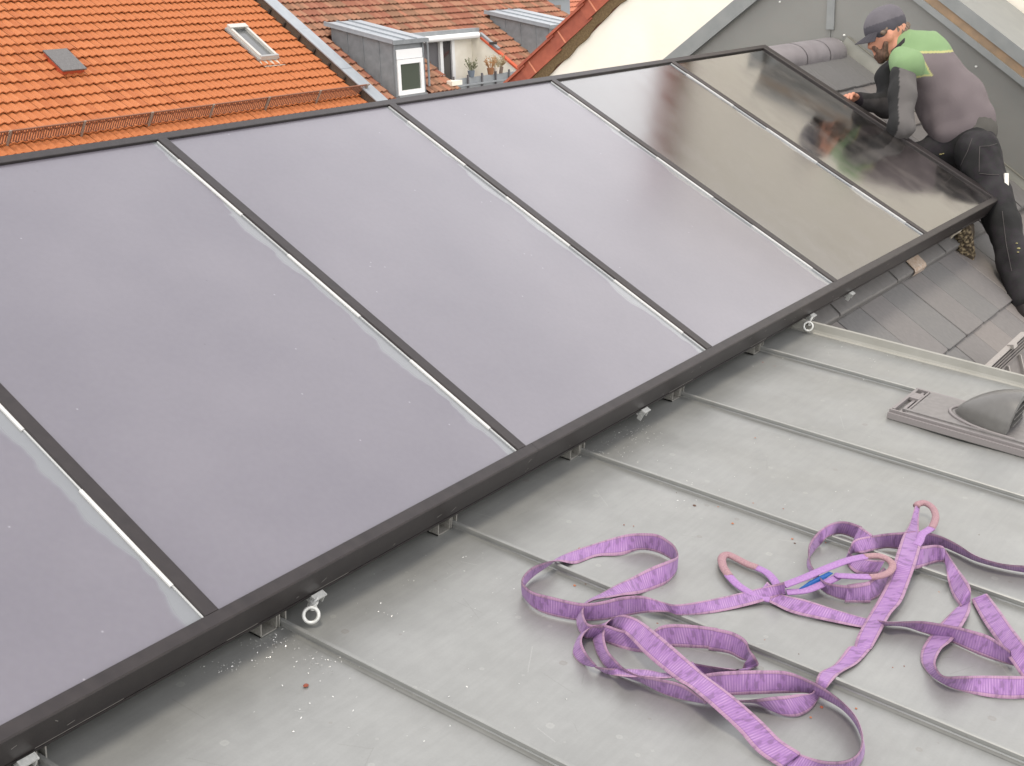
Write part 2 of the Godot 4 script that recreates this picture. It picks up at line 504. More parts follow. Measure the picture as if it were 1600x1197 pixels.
func build_metal_roof():
	var root = thing("metal_roof", "low pitched grey sheet metal roof with raised standing seams", "roof")
	var m = tmat(metal_image(1024, 5), 0.42, 0.62, bump_tex(9, 0.012, 2.0, 512, 3), 0.25)
	m.roughness_texture = gray_tex(21, 0.02, 0.72, 1.0, 256)
	m.roughness = 0.52
	m.metallic = 0.5
	var edge_m = tmat(noise_tex(31, 0.02, srgb(140, 139, 131), srgb(154, 153, 146)), 0.5, 1.2)
	var wav = FastNoiseLite.new()
	wav.seed = 3
	wav.frequency = 1.6
	var s0 = -0.34
	var s1 = 2.75
	var xs = [-3.18]
	for k in range(-5, 5): xs.append(seam_x(k))
	xs.append(2.735)
	for i in xs.size() - 1:
		var st = SurfaceTool.new()
		st.begin(Mesh.PRIMITIVE_TRIANGLES)
		st.set_smooth_group(0)
		var nx = 12
		var ns = 46
		var g = []
		for b in ns + 1:
			for a in nx + 1:
				var u = float(a) / nx
				var x = lerpf(xs[i] + 0.002, xs[i + 1] - 0.002, u)
				var s = lerpf(s0, s1, float(b) / ns)
				var edge = smoothstep(0.0, 0.12, u) * smoothstep(0.0, 0.12, 1.0 - u)
				g.append(rp(x, s, wav.get_noise_2d(x * 1.4, s) * 0.008 * edge))
		for b in ns:
			for a in nx:
				var q = b * (nx + 1) + a
				quad(st, g[q], g[q + 1], g[q + nx + 2], g[q + nx + 1])
		st.index()
		st.generate_normals()
		put("roof_sheet", st.commit(), m, root)
	var prof = [Vector2(-0.014, 0.0005), Vector2(-0.004, 0.0012), Vector2(-0.0025, 0.004), Vector2(-0.0028, 0.008), Vector2(-0.0058, 0.0085), Vector2(-0.0060, 0.0155), Vector2(-0.0042, 0.0172), Vector2(0.0020, 0.0172), Vector2(0.0032, 0.015), Vector2(0.0035, 0.004), Vector2(0.005, 0.0012), Vector2(0.014, 0.0005)]
	for k in range(-5, 5):
		put("standing_seam", extrude(prof, rp(seam_x(k), s0, 0), Vector3.RIGHT, RN, RS, s1 - s0, true, 24, 0.0012), m, root)
	# raised edge along the tiles, with a turned rim
	var ep = [Vector2(-0.012, 0.0008), Vector2(-0.003, 0.004), Vector2(0.0, 0.012), Vector2(0.002, 0.036), Vector2(0.008, 0.039), Vector2(0.013, 0.037), Vector2(0.013, 0.028), Vector2(0.010, 0.028), Vector2(0.009, -0.02), Vector2(-0.012, -0.02)]
	put("edge_upstand", extrude(ep, rp(2.735, s0, 0), Vector3.RIGHT, RN, RS, s1 - s0, true, 10, 0.0008), edge_m, root)
	var deck = mat(srgb(120, 118, 112), 0.7)
	put("roof_deck", slab_mesh(rp(-3.18, s0, -0.022), Vector3(5.915, 0, 0), RS * (s1 - s0), RN * -0.1), deck, root)
	# the dormer's cheek, dropping from the edge to the tiles
	var s = st_new()
	var a = rp(2.736, -0.3, -0.03)
	var b = rp(2.736, 2.7, -0.03)
	var c = Vector3(2.736, -0.33 - 0.7265 * (b.z - 0.017) - 0.1, b.z)
	var t = Vector3(-0.05, 0, 0)
	tri(s, a, b, c); tri(s, a + t, c + t, b + t); quad(s, a, a + t, b + t, b); quad(s, b, b + t, c + t, c); quad(s, c, c + t, a + t, a)
	put("dormer_cheek", done(s), edge_m, root)

# ---------------------------------------------------------------- tiled main roof
func tile_mesh(w, l, th, variant):
	# flat tile lying along +y (down the slope) with rounded lower corners; z is up
	var r = 0.02
	var out = [Vector2(0, 0), Vector2(w, 0)]
	for k in 4:
		var a = PI / 2 * k / 3.0
		out.append(Vector2(w - r + r * cos(a), l - r * 0.6 + r * 0.6 * sin(a)))
	for k in 3:
		var a = PI / 2 * k / 2.0
		out.append(Vector2(0.008 - 0.008 * sin(a), l - 0.008 + 0.008 * cos(a)))
	var s = st_new()
	var n = out.size()
	var ctr = Vector2(w * 0.5, l * 0.5)
	var top = []
	var lip = []
	for p in out:
		var q = p + (ctr - p).normalized() * 0.003
		top.append(Vector3(q.x, q.y, th + 0.0012 * sin(q.x * 40.0 + variant)))
		lip.append(Vector3(p.x, p.y, th - 0.003))
	var cc = Vector3(ctr.x, ctr.y, th)
	for i in n:
		var j = (i + 1) % n
		tri(s, cc, top[i], top[j])
		quad(s, top[i], lip[i], lip[j], top[j])
		quad(s, lip[i], Vector3(out[i].x, out[i].y, 0), Vector3(out[j].x, out[j].y, 0), lip[j])
	return done(s)

func build_tiled_roof():
	var root = thing("tiled_roof", "grey flat tiled pitched roof beside the metal roof, under the worker", "roof")
	var bump = bump_tex(44, 0.05, 1.5)
	var mats = [tmat(noise_tex(41, 0.05, srgb(104, 101, 100), srgb(117, 114, 112)), 0.5, 3.2, bump, 0.3), tmat(noise_tex(42, 0.06, srgb(112, 107, 104), srgb(124, 119, 116)), 0.5, 2.9, bump, 0.3), tmat(noise_tex(43, 0.055, srgb(98, 97, 97), srgb(112, 111, 109)), 0.48, 3.0, bump, 0.3)]
	var w = 0.2445
	var expo = 0.375
	var shapes = [tile_mesh(w - 0.008, 0.42, 0.02, 0.0), tile_mesh(w - 0.008, 0.42, 0.02, 2.0)]
	for row in range(-4, 5):
		var s_low = 0.214 + expo * row
		var off = 3.763 + (w * 0.45 if posmod(row, 2) == 1 else 0.0)
		for c in range(-4, 11):
			var x = off + c * w
			if x < 2.72 or x + w > GX + 0.14: continue
			if x < 2.95 and row < 0: continue
			var tilt = asin(0.018 / 0.42) + rng.randf_range(-0.004, 0.004)
			var dy = (TD * cos(tilt) + TN * sin(tilt))
			var dz = (TN * cos(tilt) - TD * sin(tilt))
			var o = tp(x, s_low - 0.42, -0.018 + rng.randf_range(0, 0.0015))
			var mesh = shapes[rng.randi() % 2]
			var xf = Transform3D(Basis(Vector3.LEFT, dy, dz), o + Vector3(w - 0.004, 0, 0))
			if x + w > GX - 0.012: xf = Transform3D(Basis(Vector3.LEFT * ((GX - 0.014 - x) / w), dy, dz), o + Vector3(GX - 0.016 - x, 0, 0))
			if x + 0.03 > GX - 0.014: continue
			put("tile", mesh, mats[rng.randi() % 3], root, xf)
	var under = mat(srgb(128, 116, 102), 0.9)
	put("underlay", slab_mesh(tp(2.70, -1.66, -0.05), Vector3(GX - 2.7, 0, 0), TD * 4.0, TN * -0.06), under, root)
	put("underlay", slab_mesh(tp(-3.18, -1.66, -0.05), Vector3(5.87, 0, 0), TD * 1.22, TN * -0.06), under, root)
	# the far slope behind the ridge
	var bd = Vector3(0, -0.587785, -0.809017)
	put("rear_slope", slab_mesh(Vector3(-3.2, 0, 0) + Vector3(0, tp(0, -1.66, 0).y, tp(0, -1.66, 0).z) + Vector3(0, 0.0, -0.03), Vector3(GX + 3.2, 0, 0), bd * 3.4, Vector3(0, -0.809, 0.588) * 0.1), mats[0], root)
	# cap tiles in a row across the slope, in front of the collector's foot
	var cp = [Vector2(-0.148, 0.008), Vector2(-0.150, 0.036), Vector2(-0.157, 0.043), Vector2(-0.30, 0.052), Vector2(-0.33, 0.046), Vector2(-0.335, 0.008)]
	var cap_m = tmat(noise_tex(47, 0.03, srgb(98, 96, 95), srgb(112, 110, 108)), 0.5, 2.5, bump, 0.35)
	var cx = 2.93
	var li = 0
	while cx < 6.0:
		var l = 0.325
		var pr = []
		for p in cp: pr.append(Vector2(p.x, p.y + 0.006 * (li % 2)))
		put("cap_tile", extrude(pr, tp(cx, 0, 0), TD, TN, Vector3.RIGHT, min(l + 0.03, 6.1 - cx)), cap_m, root)
		cx += l
		li += 1
	# rounded ridge roll
	var roll_m = tmat(noise_tex(48, 0.02, srgb(122, 117, 119), srgb(142, 137, 139)), 0.42, 1.4)
	var rc = tp(0, -1.66, 0.0)
	var segs = [[4.85, 5.495], [5.497, 5.825], [5.827, 6.10]]
	for sg in segs:
		var s = SurfaceTool.new()
		s.begin(Mesh.PRIMITIVE_TRIANGLES)
		s.set_smooth_group(0)
		var last = sg[1] > 6.0
		var ring = 18
		var cols = []
		var xs = [sg[0], lerpf(sg[0], sg[1], 0.5), sg[1] - 0.03, sg[1] - 0.012, sg[1]]
		var sc = [1.0, 1.0, 1.0, 0.94 if last else 1.0, 0.7 if last else 0.985]
		for i in xs.size():
			var r = []
			for k in ring + 1:
				var a = lerpf(-0.35, PI + 0.35, float(k) / ring)
				r.append(Vector3(xs[i], rc.y - 0.045 + 0.092 * sin(a) * sc[i], rc.z + 0.115 * cos(a) * sc[i]))
			cols.append(r)
		for i in xs.size() - 1:
			for k in ring: quad(s, cols[i][k], cols[i][k + 1], cols[i + 1][k + 1], cols[i + 1][k])
		for k in range(1, ring): tri(s, cols[-1][0], cols[-1][k], cols[-1][k + 1])
		put("ridge_roll", done(s), roll_m, root)
	# apron flashing up the gable
	var fl = tmat(noise_tex(49, 0.02, srgb(150, 150, 140), srgb(170, 168, 158)), 0.5, 1.0)
	put("wall_flashing", slab_mesh(tp(GX - 0.012, -1.62, 0.0), Vector3(0.008, 0, 0), TD * 3.2, TN * 0.088), fl, root)
	put("flashing_bead", slab_mesh(tp(GX - 0.016, -1.62, 0.088), Vector3(0.014, 0, 0), TD * 3.2, TN * 0.006), mat(srgb(120, 118, 108), 0.6), root)

func build_tiled_roof_loose():
	# stained metal plate bent over the cap tiles
	var s = st_new()
	var x0 = 4.10
	var pr = [Vector2(-0.142, 0.022), Vector2(-0.144, 0.044), Vector2(-0.156, 0.053), Vector2(-0.28, 0.063)]
	for i in 3:
		var a0 = tp(x0, pr[i].x, pr[i].y); var a1 = tp(x0 + 0.15, pr[i].x, pr[i].y)
		var b0 = tp(x0, pr[i + 1].x, pr[i + 1].y); var b1 = tp(x0 + 0.15, pr[i + 1].x, pr[i + 1].y)
		var th = TN * 0.003
		quad(s, a0 + th, b0 + th, b1 + th, a1 + th); quad(s, a0, a1, b1, b0); quad(s, a0, b0, b0 + th, a0 + th); quad(s, a1, a1 + th, b1 + th, b1)
	var pm = tmat(noise_tex(52, 0.035, srgb(150, 118, 92), srgb(196, 192, 184), 256, 5), 0.45, 5.0)
	var o = put("metal_plate", done(s), pm, self)
	tag(o, "rust stained metal plate bent over the dark cap tiles", "plate")

# ---------------------------------------------------------------- collector
func pane_images(idx, dusty):
	# fogged solar glass seen from outside: dust film, wipe marks and a wavy clear rim along one side
	var w = 288
	var h = 400
	var n1 = FastNoiseLite.new(); n1.seed = 100 + idx; n1.frequency = 0.006; n1.fractal_octaves = 4
	var n2 = FastNoiseLite.new(); n2.seed = 200 + idx; n2.frequency = 0.05; n2.fractal_octaves = 3
	var n3 = FastNoiseLite.new(); n3.seed = 300 + idx; n3.frequency = 0.018; n3.fractal_octaves = 5
	var im = Image.create(w, h, false, Image.FORMAT_RGB8)
	var ro = Image.create(w, h, false, Image.FORMAT_RGB8)
	var fog = srgb(86, 82, 91)
	var fog2 = srgb(95, 91, 99)
	var clear_c = srgb(110, 113, 115)
	var glass = srgb(30, 28, 27)
	for y in h:
		for x in w:
			var u = float(x) / w
			var v = 1.0 - float(y) / h
			var t = clampf(n1.get_noise_2d(x, y) * 0.9 + 0.5, 0, 1)
			var c = fog.lerp(fog2, t)
			var r = 0.45
			if dusty < 1.0:
				# partly wiped: streaks along the wiping arm
				var wx = x * 0.55 + y * 0.22
				var wy = y * 0.9 - x * 0.35
				var sm = n3.get_noise_2d(wx * 1.7, wy * 0.55) * 0.9 + n2.get_noise_2d(x * 0.5, y * 0.5) * 0.25
				var film = clampf(dusty + sm * (0.62 if dusty < 0.2 else 0.26), 0.02, 1.0)
				c = glass.lerp(srgb(84, 78, 74), film)
				r = lerpf(0.12, 0.5, clampf(film * 1.15, 0, 1))
			c = c.lerp(Color(1, 1, 1), 0.015 * n2.get_noise_2d(x * 3.0, y * 3.0))
			if idx < 5:
				# clear band beside the bar, uneven outline
				var bw = 0.026 + 0.013 * sin(v * 23.0 + idx * 2.0) * sin(v * 7.3 + idx) + 0.02 * n2.get_noise_2d(idx * 50.0, y * 0.5) + (0.016 if v < 0.75 else 0.0)
				var d = 1.0 - u
				if d < bw:
					var e = smoothstep(0.0, 0.3, (bw - d) / bw)
					c = c.lerp(clear_c, e)
					r = lerpf(r, 0.25, e)
			im.set_pixel(x, y, c)
			ro.set_pixel(x, y, Color(r, r, r))
	var rr = RandomNumberGenerator.new()
	rr.seed = 700 + idx
	for i in 16:   # specks
		var p = Vector2i(rr.randi() % w, rr.randi() % h)
		im.set_pixel(p.x, p.y, im.get_pixel(p.x, p.y).lerp(Color(0.86, 0.86, 0.86) if rr.randf() < 0.7 else Color(0.2, 0.2, 0.2), 0.45))
	return [ImageTexture.create_from_image(im), ImageTexture.create_from_image(ro)]

func build_collector():
	var root = thing("solar_collector", "long dark framed collector of tilted fogged glass panes on the metal roof", "solar collector")
	var frame_m = tmat(noise_tex(61, 0.03, srgb(42, 38, 38), srgb(55, 50, 49)), 0.42, 3.0, bump_tex(62, 0.2, 1.0), 0.12)
	frame_m.metallic = 0.3
	var white = mat(srgb(206, 206, 204), 0.5)
	var x0 = -2.0
	var x1 = 5.0
	var bar = 0.029
	var glass_h = -0.009
	# panes
	for k in range(-2, 5):
		var im
		if k == 4: im = pane_images(5, 0.16)
		elif k == 3: im = pane_images(3, 0.26)
		else: im = pane_images(posmod(k + 2, 4) if k != 3 else 4, 1.0)
		var gm = StandardMaterial3D.new()
		gm.albedo_texture = im[0]
		gm.roughness_texture = im[1]
		gm.roughness = 1.0 if k < 3 else (0.8 if k == 3 else 0.7)
		gm.metallic_specular = 1.0
		gm.clearcoat_enabled = true
		gm.clearcoat = 1.0
		gm.clearcoat_roughness = 0.18 if k < 3 else (0.17 if k == 3 else 0.10)
		var s = SurfaceTool.new()
		s.begin(Mesh.PRIMITIVE_TRIANGLES)
		var ua = k + 0.0005
		var ub = k + 1.0 - 0.0335
		var cs = [[ua, 0.0005, 0, 1], [ub, 0.0005, 1, 1], [ub, PH - 0.0005, 1, 0], [ua, PH - 0.0005, 0, 0]]
		for q in [0, 2, 1, 0, 3, 2]:
			s.set_normal(PN)
			s.set_uv(Vector2(cs[q][2], cs[q][3]))
			s.add_vertex(pan(cs[q][0], cs[q][1], glass_h))
		for q in 4:
			var a = cs[q]
			var b = cs[(q + 1) % 4]
			var nn = (pan(b[0], b[1], 0) - pan(a[0], a[1], 0)).cross(PN).normalized()
			for e in [[a, 0.0], [b, 0.0], [b, 0.004], [a, 0.0], [b, 0.004], [a, 0.004]]:
				s.set_normal(nn)
				s.set_uv(Vector2(e[0][2], e[0][3]))
				s.add_vertex(pan(e[0][0], e[0][1], glass_h - e[1]))
		put("pane", s.commit(), gm, root)
	# bars between panes: each slightly crowned
	for k in range(-1, 5):
		var pr = [Vector2(-0.0325, -0.02), Vector2(-0.0325, -0.0012), Vector2(-0.031, 0.0004), Vector2(-0.0015, 0.0004), Vector2(0.0, -0.0012), Vector2(0.0, -0.02)]
		put("glazing_bar", extrude(pr, pan(k, -0.0005, 0), Vector3.RIGHT, PN, PV, PH + 0.001), frame_m, root)
		# bright spacer strips along the bar, in three lengths
		for seg in [[0.07, 0.265], [0.40, 0.60], [0.735, 0.935]]:
			var a = PH * (1.0 - seg[1])
			put("spacer_strip", slab_mesh(pan(k - 0.0325 - 0.0075, a, glass_h + 0.0002), Vector3(0.0072, 0, 0), PV * (PH * (seg[1] - seg[0])), PN * 0.0045), white, root)
		put("sealing_bead", slab_mesh(pan(k - 0.0325 - 0.003, 0.002, glass_h + 0.0001), Vector3(0.0028, 0, 0), PV * (PH - 0.004), PN * 0.0028), mat(srgb(196, 198, 198), 0.4), root)
	# outer frame
	var bp = [Vector2(-bar, -0.078), Vector2(-bar, -0.003), Vector2(-bar + 0.003, 0.0), Vector2(-0.0015, 0.0), Vector2(0.0, -0.0015), Vector2(0.0, -0.078)]
	var px = x0 - 0.03
	for piece in [[px, 1.02], [1.0205, 3.985 - 1.0], [2.9855, x1 + 0.03]]:
		put("front_rail", extrude(bp, pan(piece[0], 0, 0), PV, PN, Vector3.RIGHT, piece[1] - piece[0]), frame_m, root)
	put("front_groove", slab_mesh(pan(px, -bar + 0.014, -0.0835), Vector3(x1 + 0.03 - px, 0, 0), PV * 0.012, PN * 0.0055), frame_m, root)
	put("front_lip", slab_mesh(pan(px, -bar + 0.001, -0.0925), Vector3(x1 - 0.02 - px, 0, 0), PV * 0.03, PN * 0.009), frame_m, root)
	var tpz = [Vector2(0.0, -0.078), Vector2(0.0, -0.0015), Vector2(0.0015, 0.0), Vector2(bar - 0.003, 0.0), Vector2(bar, -0.003), Vector2(bar, -0.078)]
	put("top_rail", extrude(tpz, pan(px, PH, 0), PV, PN, Vector3.RIGHT, x1 + 0.03 - px), frame_m, root)
	var sp = [Vector2(-0.0325, -0.078), Vector2(-0.0325, -0.0015), Vector2(-0.031, 0.0002), Vector2(0.0275, 0.0002), Vector2(0.0299, -0.003), Vector2(0.0299, -0.078)]
	put("side_rail", extrude(sp, pan(x1, -0.0002, 0), Vector3.RIGHT, PN, PV, PH + 0.0004), frame_m, root)
	put("side_rail", extrude(sp, pan(x0, -0.0002, 0), Vector3.RIGHT, PN, PV, PH + 0.0004), frame_m, root)
	put("back_panel", slab_mesh(pan(x0 + 0.03, 0.0, -0.077), Vector3(x1 - x0 - 0.065, 0, 0), PV * PH, PN * 0.03), frame_m, root)
	# corner joint covers where rails meet, and scuffs in bare metal on the front rail
	var bare = mat(srgb(170, 166, 160), 0.35, 0.8)
	rng.seed = 77
	for i in 34:
		var u = rng.randf_range(-0.6, 4.9)
		var hh = rng.randf_range(-0.07, -0.006)
		var l = rng.randf_range(0.003, 0.016)
		var e = (Vector3.RIGHT * rng.randf_range(0.4, 1.0) + PN * rng.randf_range(-0.8, 0.8)).normalized() * l
		var q = (Vector3.RIGHT.cross(e)).cross(e).normalized()
		put("scuff", slab_mesh(pan(u, -bar - 0.0004, hh), e, e.cross(PV).normalized() * 0.0012, PV * 0.0003), bare, root)
	for g in [[-0.40, -0.22], [0.02, 0.10], [0.26, 0.36], [1.75, 1.9], [2.3, 2.42], [4.55, 4.9], [3.0, 3.06]]:
		put("scraped_edge", slab_mesh(pan(g[0], -bar - 0.0004, -0.0778), Vector3(g[1] - g[0], 0, 0), PN * 0.0016, PV * 0.0003), bare, root)
	# clamps under the front rail; two carry a ring bolt
	var zinc = tmat(noise_tex(66, 0.06, srgb(176, 178, 174), srgb(216, 216, 212)), 0.34, 9.0)
	zinc.metallic = 0.3
	for c in [[0.262, true, 486, 961], [1.60, false], [2.80, true, 1263, 510], [3.17, false], [-0.42, false]]:
		var st = st_new()
		var o = pan(c[0], -bar - 0.004, -0.079)
		# two bent cheeks and a web
		slab(st, o + Vector3(-0.016, 0, 0), Vector3(0.003, 0, 0), PN * -0.032, PV * -0.014)
		slab(st, o + Vector3(0.014, 0, 0), Vector3(0.003, 0, 0), PN * -0.026, PV * -0.012)
		slab(st, o + Vector3(-0.0165, 0, 0) + PN * -0.0005, Vector3(0.034, 0, 0), PN * -0.004, PV * -0.0145)
		slab(st, o + Vector3(-0.012, 0, 0) + PN * -0.022, Vector3(0.024, 0, 0), PN * -0.003, PV * 0.03)
		var cl = put("clamp", done(st), zinc, root)
		if c[1]:
			var tm = TorusMesh.new()
			tm.inner_radius = 0.0112
			tm.outer_radius = 0.0192
			tm.rings = 28
			tm.ring_segments = 12
			var cen = on_roof(c[2], c[3], 0.026)
			var ax = (CAM - cen).normalized() + Vector3(-0.25, 0.15, 0.1)
			ax = ax.normalized()
			var bx = ax.cross(Vector3.UP).normalized()
			put("ring_bolt", tm, zinc, cl, Transform3D(Basis(bx, ax, bx.cross(ax)), cen))
			var cy = CylinderMesh.new()
			cy.top_radius = 0.0062
			cy.bottom_radius = 0.0085
			cy.height = 0.012
			cy.radial_segments = 14
			put("bolt_collar", cy, zinc, cl, Transform3D(Basis(), cen + (o - cen).normalized() * 0.022))
			put("bolt_shank", tube([o + PV * -0.006 + PN * -0.006, o.lerp(cen, 0.5), cen + (o - cen).normalized() * 0.014], 0.0055, 0.0055, 10, Vector3.RIGHT), zinc, cl)
			var nut = CylinderMesh.new()
			nut.top_radius = 0.009
			nut.bottom_radius = 0.009
			nut.height = 0.006
			nut.radial_segments = 6
			put("nut", nut, zinc, cl, Transform3D(Basis(), cen + (o - cen).normalized() * 0.032))
	# folded supports standing on the seams
	var dull = tmat(noise_tex(67, 0.06, srgb(128, 126, 120), srgb(158, 156, 150)), 0.5, 9.0)
	dull.metallic = 0.4
	for k in range(-3, 5):
		var st = st_new()
		var x = seam_x(k)
		var a = rp(x - 0.062, -0.030, 0.002)
		slab(st, a, Vector3(0.046, 0, 0), RN * 0.003, RS * -0.09)
		slab(st, a + Vector3(0.043, 0, 0), Vector3(0.003, 0, 0), RN * 0.034, RS * -0.09)
		slab(st, a, Vector3(0.003, 0, 0), RN * 0.034, RS * -0.09)
		slab(st, a + Vector3(0.050, 0, 0), Vector3(0.003, 0, 0), RN * 0.04, RS * -0.06)
		slab(st, a + Vector3(0.068, 0, 0), Vector3(0.003, 0, 0), RN * 0.04, RS * -0.06)
		slab(st, a + Vector3(0.004, 0, 0) + RN * 0.035, Vector3(0.06, 0, 0), RN * 0.003, RS * -0.08)
		var o = put("seam_clamp", done(st), zinc, self)
		o.material_override = dull
		tag(o, "folded silver clamp gripping a roof seam under the collector's front rail", "clamp", "clamps on the roof seams")
	for x in [-1.2, 0.4, 2.0, 3.6, 4.7]:     # rear legs hidden below
		var top = pan(x, PH - 0.2, -0.078)
		var foot = Vector3(x, -0.345 - 0.7265 * (top.z - 0.017), top.z)
		put("rear_leg", slab_mesh(foot, Vector3(0.04, 0, 0), Vector3(0, top.y - foot.y, 0), Vector3(0, 0, 0.04)), zinc, root)

# ---------------------------------------------------------------- lifting slings
func webbing_textures():
	# cross ribs, stitched paler selvedges, grime; height for the normal map
	var w = 96
	var h = 1024
	var n = FastNoiseLite.new(); n.seed = 8; n.frequency = 0.016; n.fractal_octaves = 3
	var n2 = FastNoiseLite.new(); n2.seed = 9; n2.frequency = 0.25; n2.fractal_octaves = 2
	var im = Image.create(w, h, false, Image.FORMAT_RGB8)
	var hi = Image.create(w, h, false, Image.FORMAT_RGBA8)
	var base = srgb(134, 97, 150)
	var light = srgb(162, 128, 172)
	var deep = srgb(96, 62, 114)
	var pink = srgb(160, 128, 136)
	for y in h:
		var ang = TAU * y / h
		for x in w:
			var u = float(x) / w
			var nn = n.get_noise_3d(x * 0.8, cos(ang) * 163.0, sin(ang) * 163.0)
			var fine = n2.get_noise_3d(x, cos(ang) * 163.0, sin(ang) * 163.0)
			var rib = 0.5 + 0.5 * sin(TAU * y / h * 46.0 + 0.4 * nn)
			var e = min(u, 1.0 - u)
			var c = base.lerp(light, clampf(0.42 + nn * 1.1, 0, 1))
			c = c.lerp(deep, 0.42 * (1.0 - rib) * (0.7 + nn))
			var hgt = 0.4 + 0.35 * rib + 0.1 * fine
			if e < 0.14:
				var stitch = 0.5 + 0.5 * sin(TAU * (y / float(h) * 96.0 + u * 6.0))
				c = c.lerp(pink, 0.45 + 0.4 * stitch * clampf(0.6 + fine, 0, 1))
				hgt = 0.5 + 0.4 * stitch + 0.2 * fine
			elif e < 0.17:
				c = c.lerp(deep, 0.35)
				hgt = 0.25
			if fine > 0.36: c = c.lerp(pink, 0.45)
			if nn < -0.22: c = c.lerp(srgb(84, 66, 84), clampf((-0.22 - nn) * 1.6, 0, 0.3))
			im.set_pixel(x, y, c)
			hi.set_pixel(x, y, Color(hgt, hgt, hgt))
	hi.bump_map_to_normal_map(3.0)
	return [ImageTexture.create_from_image(im), ImageTexture.create_from_image(hi)]

func ribbon(data, sub = 9, th = 0.0034):
	var P = []
	var Q = []
	for i in range(0, data.size(), 6):
		P.append(Vector3(data[i], data[i + 1], data[i + 2]) * 0.001)
		Q.append(Vector3(data[i + 3], data[i + 4], data[i + 5]) * 0.001)
	P = smooth_path(P, sub)
	Q = smooth_path(Q, sub)
	# two passes of smoothing along the strip
	for it in 2:
		for A in [P, Q]:
			var B = A.duplicate()
			for i in range(1, A.size() - 1): A[i] = B[i] * 0.5 + (B[i - 1] + B[i + 1]) * 0.25
	# ride over the seams, and never below the sheet
	for A in [P, Q]:
		for i in A.size():
			var p = A[i]
			var k = roundf((p.x - 0.18) / 0.5605)
			var need = lerpf(0.0205, 0.002, smoothstep(0.010, 0.045, absf(p.x - seam_x(k))))
			var h = (p - Vector3(0, -0.133, 0)).dot(RN)
			if h < need:
				var d = (CAM - p).normalized()
				A[i] = p + d * ((need - h) / d.dot(RN))
	var s = SurfaceTool.new()
	s.begin(Mesh.PRIMITIVE_TRIANGLES)
	var n = P.size()
	var across = 8
	var row = (across + 1) * 2
	var length = 0.0
	for i in n:
		var mid = (P[i] + Q[i]) * 0.5
		if i > 0: length += mid.distance_to((P[i - 1] + Q[i - 1]) * 0.5)
		var t = ((P[min(i + 1, n - 1)] + Q[min(i + 1, n - 1)]) - (P[max(i - 1, 0)] + Q[max(i - 1, 0)])).normalized()
		var e = Q[i] - P[i]
		var nn = t.cross(e).normalized()
		for side in 2:
			var sg = 1.0 if side == 0 else -1.0
			for k in across + 1:
				var u = float(k) / across
				var edge = min(u, 1.0 - u)
				var thick = th * 0.5 * sqrt(clampf(1.0 - pow(1.0 - min(edge / 0.09, 1.0), 2.0), 0.02, 1.0)) * (1.18 if edge < 0.13 else 1.0)
				var curl = 0.0012 * sin(u * PI) * sin(length * 31.0)
				var out = e.normalized() * ((u - 0.5) * 2.0) * (1.0 if edge < 0.05 else 0.0)
				s.set_uv(Vector2(u if side == 0 else 1.0 - u, length / 0.25))
				s.set_normal((nn * sg + out * 0.9).normalized())
				s.set_tangent(Plane(e.normalized() * (1.0 if side == 0 else -1.0), 1.0))
				s.add_vertex(P[i] + e * u + nn * (sg * thick + curl))
	for i in n - 1:
		for side in 2:
			for k in across:
				var a = i * row + side * (across + 1) + k
				var b = a + row
				for q in ([a, a + 1, b, a + 1, b + 1, b] if side == 0 else [a, b, a + 1, a + 1, b, b + 1]): s.add_index(q)
	return s.commit()

const ZR := {"4": [800, 820, 5.32], "5": [1060, 770, 5.32], "6": [1300, 770, 5.32], "7": [1060, 972, 5.32], "9": [880, 940, 6.65]}
func zp(r, x, y, h):
	var o = ZR[r]
	return on_roof(o[0] + x / o[2], o[1] + y / o[2], h * 0.001)
func eye_path(pts):
	var o = []
	for p in pts: o.append(zp(p[0], p[1], p[2], p[3]))
	return smooth_path(o, 6)

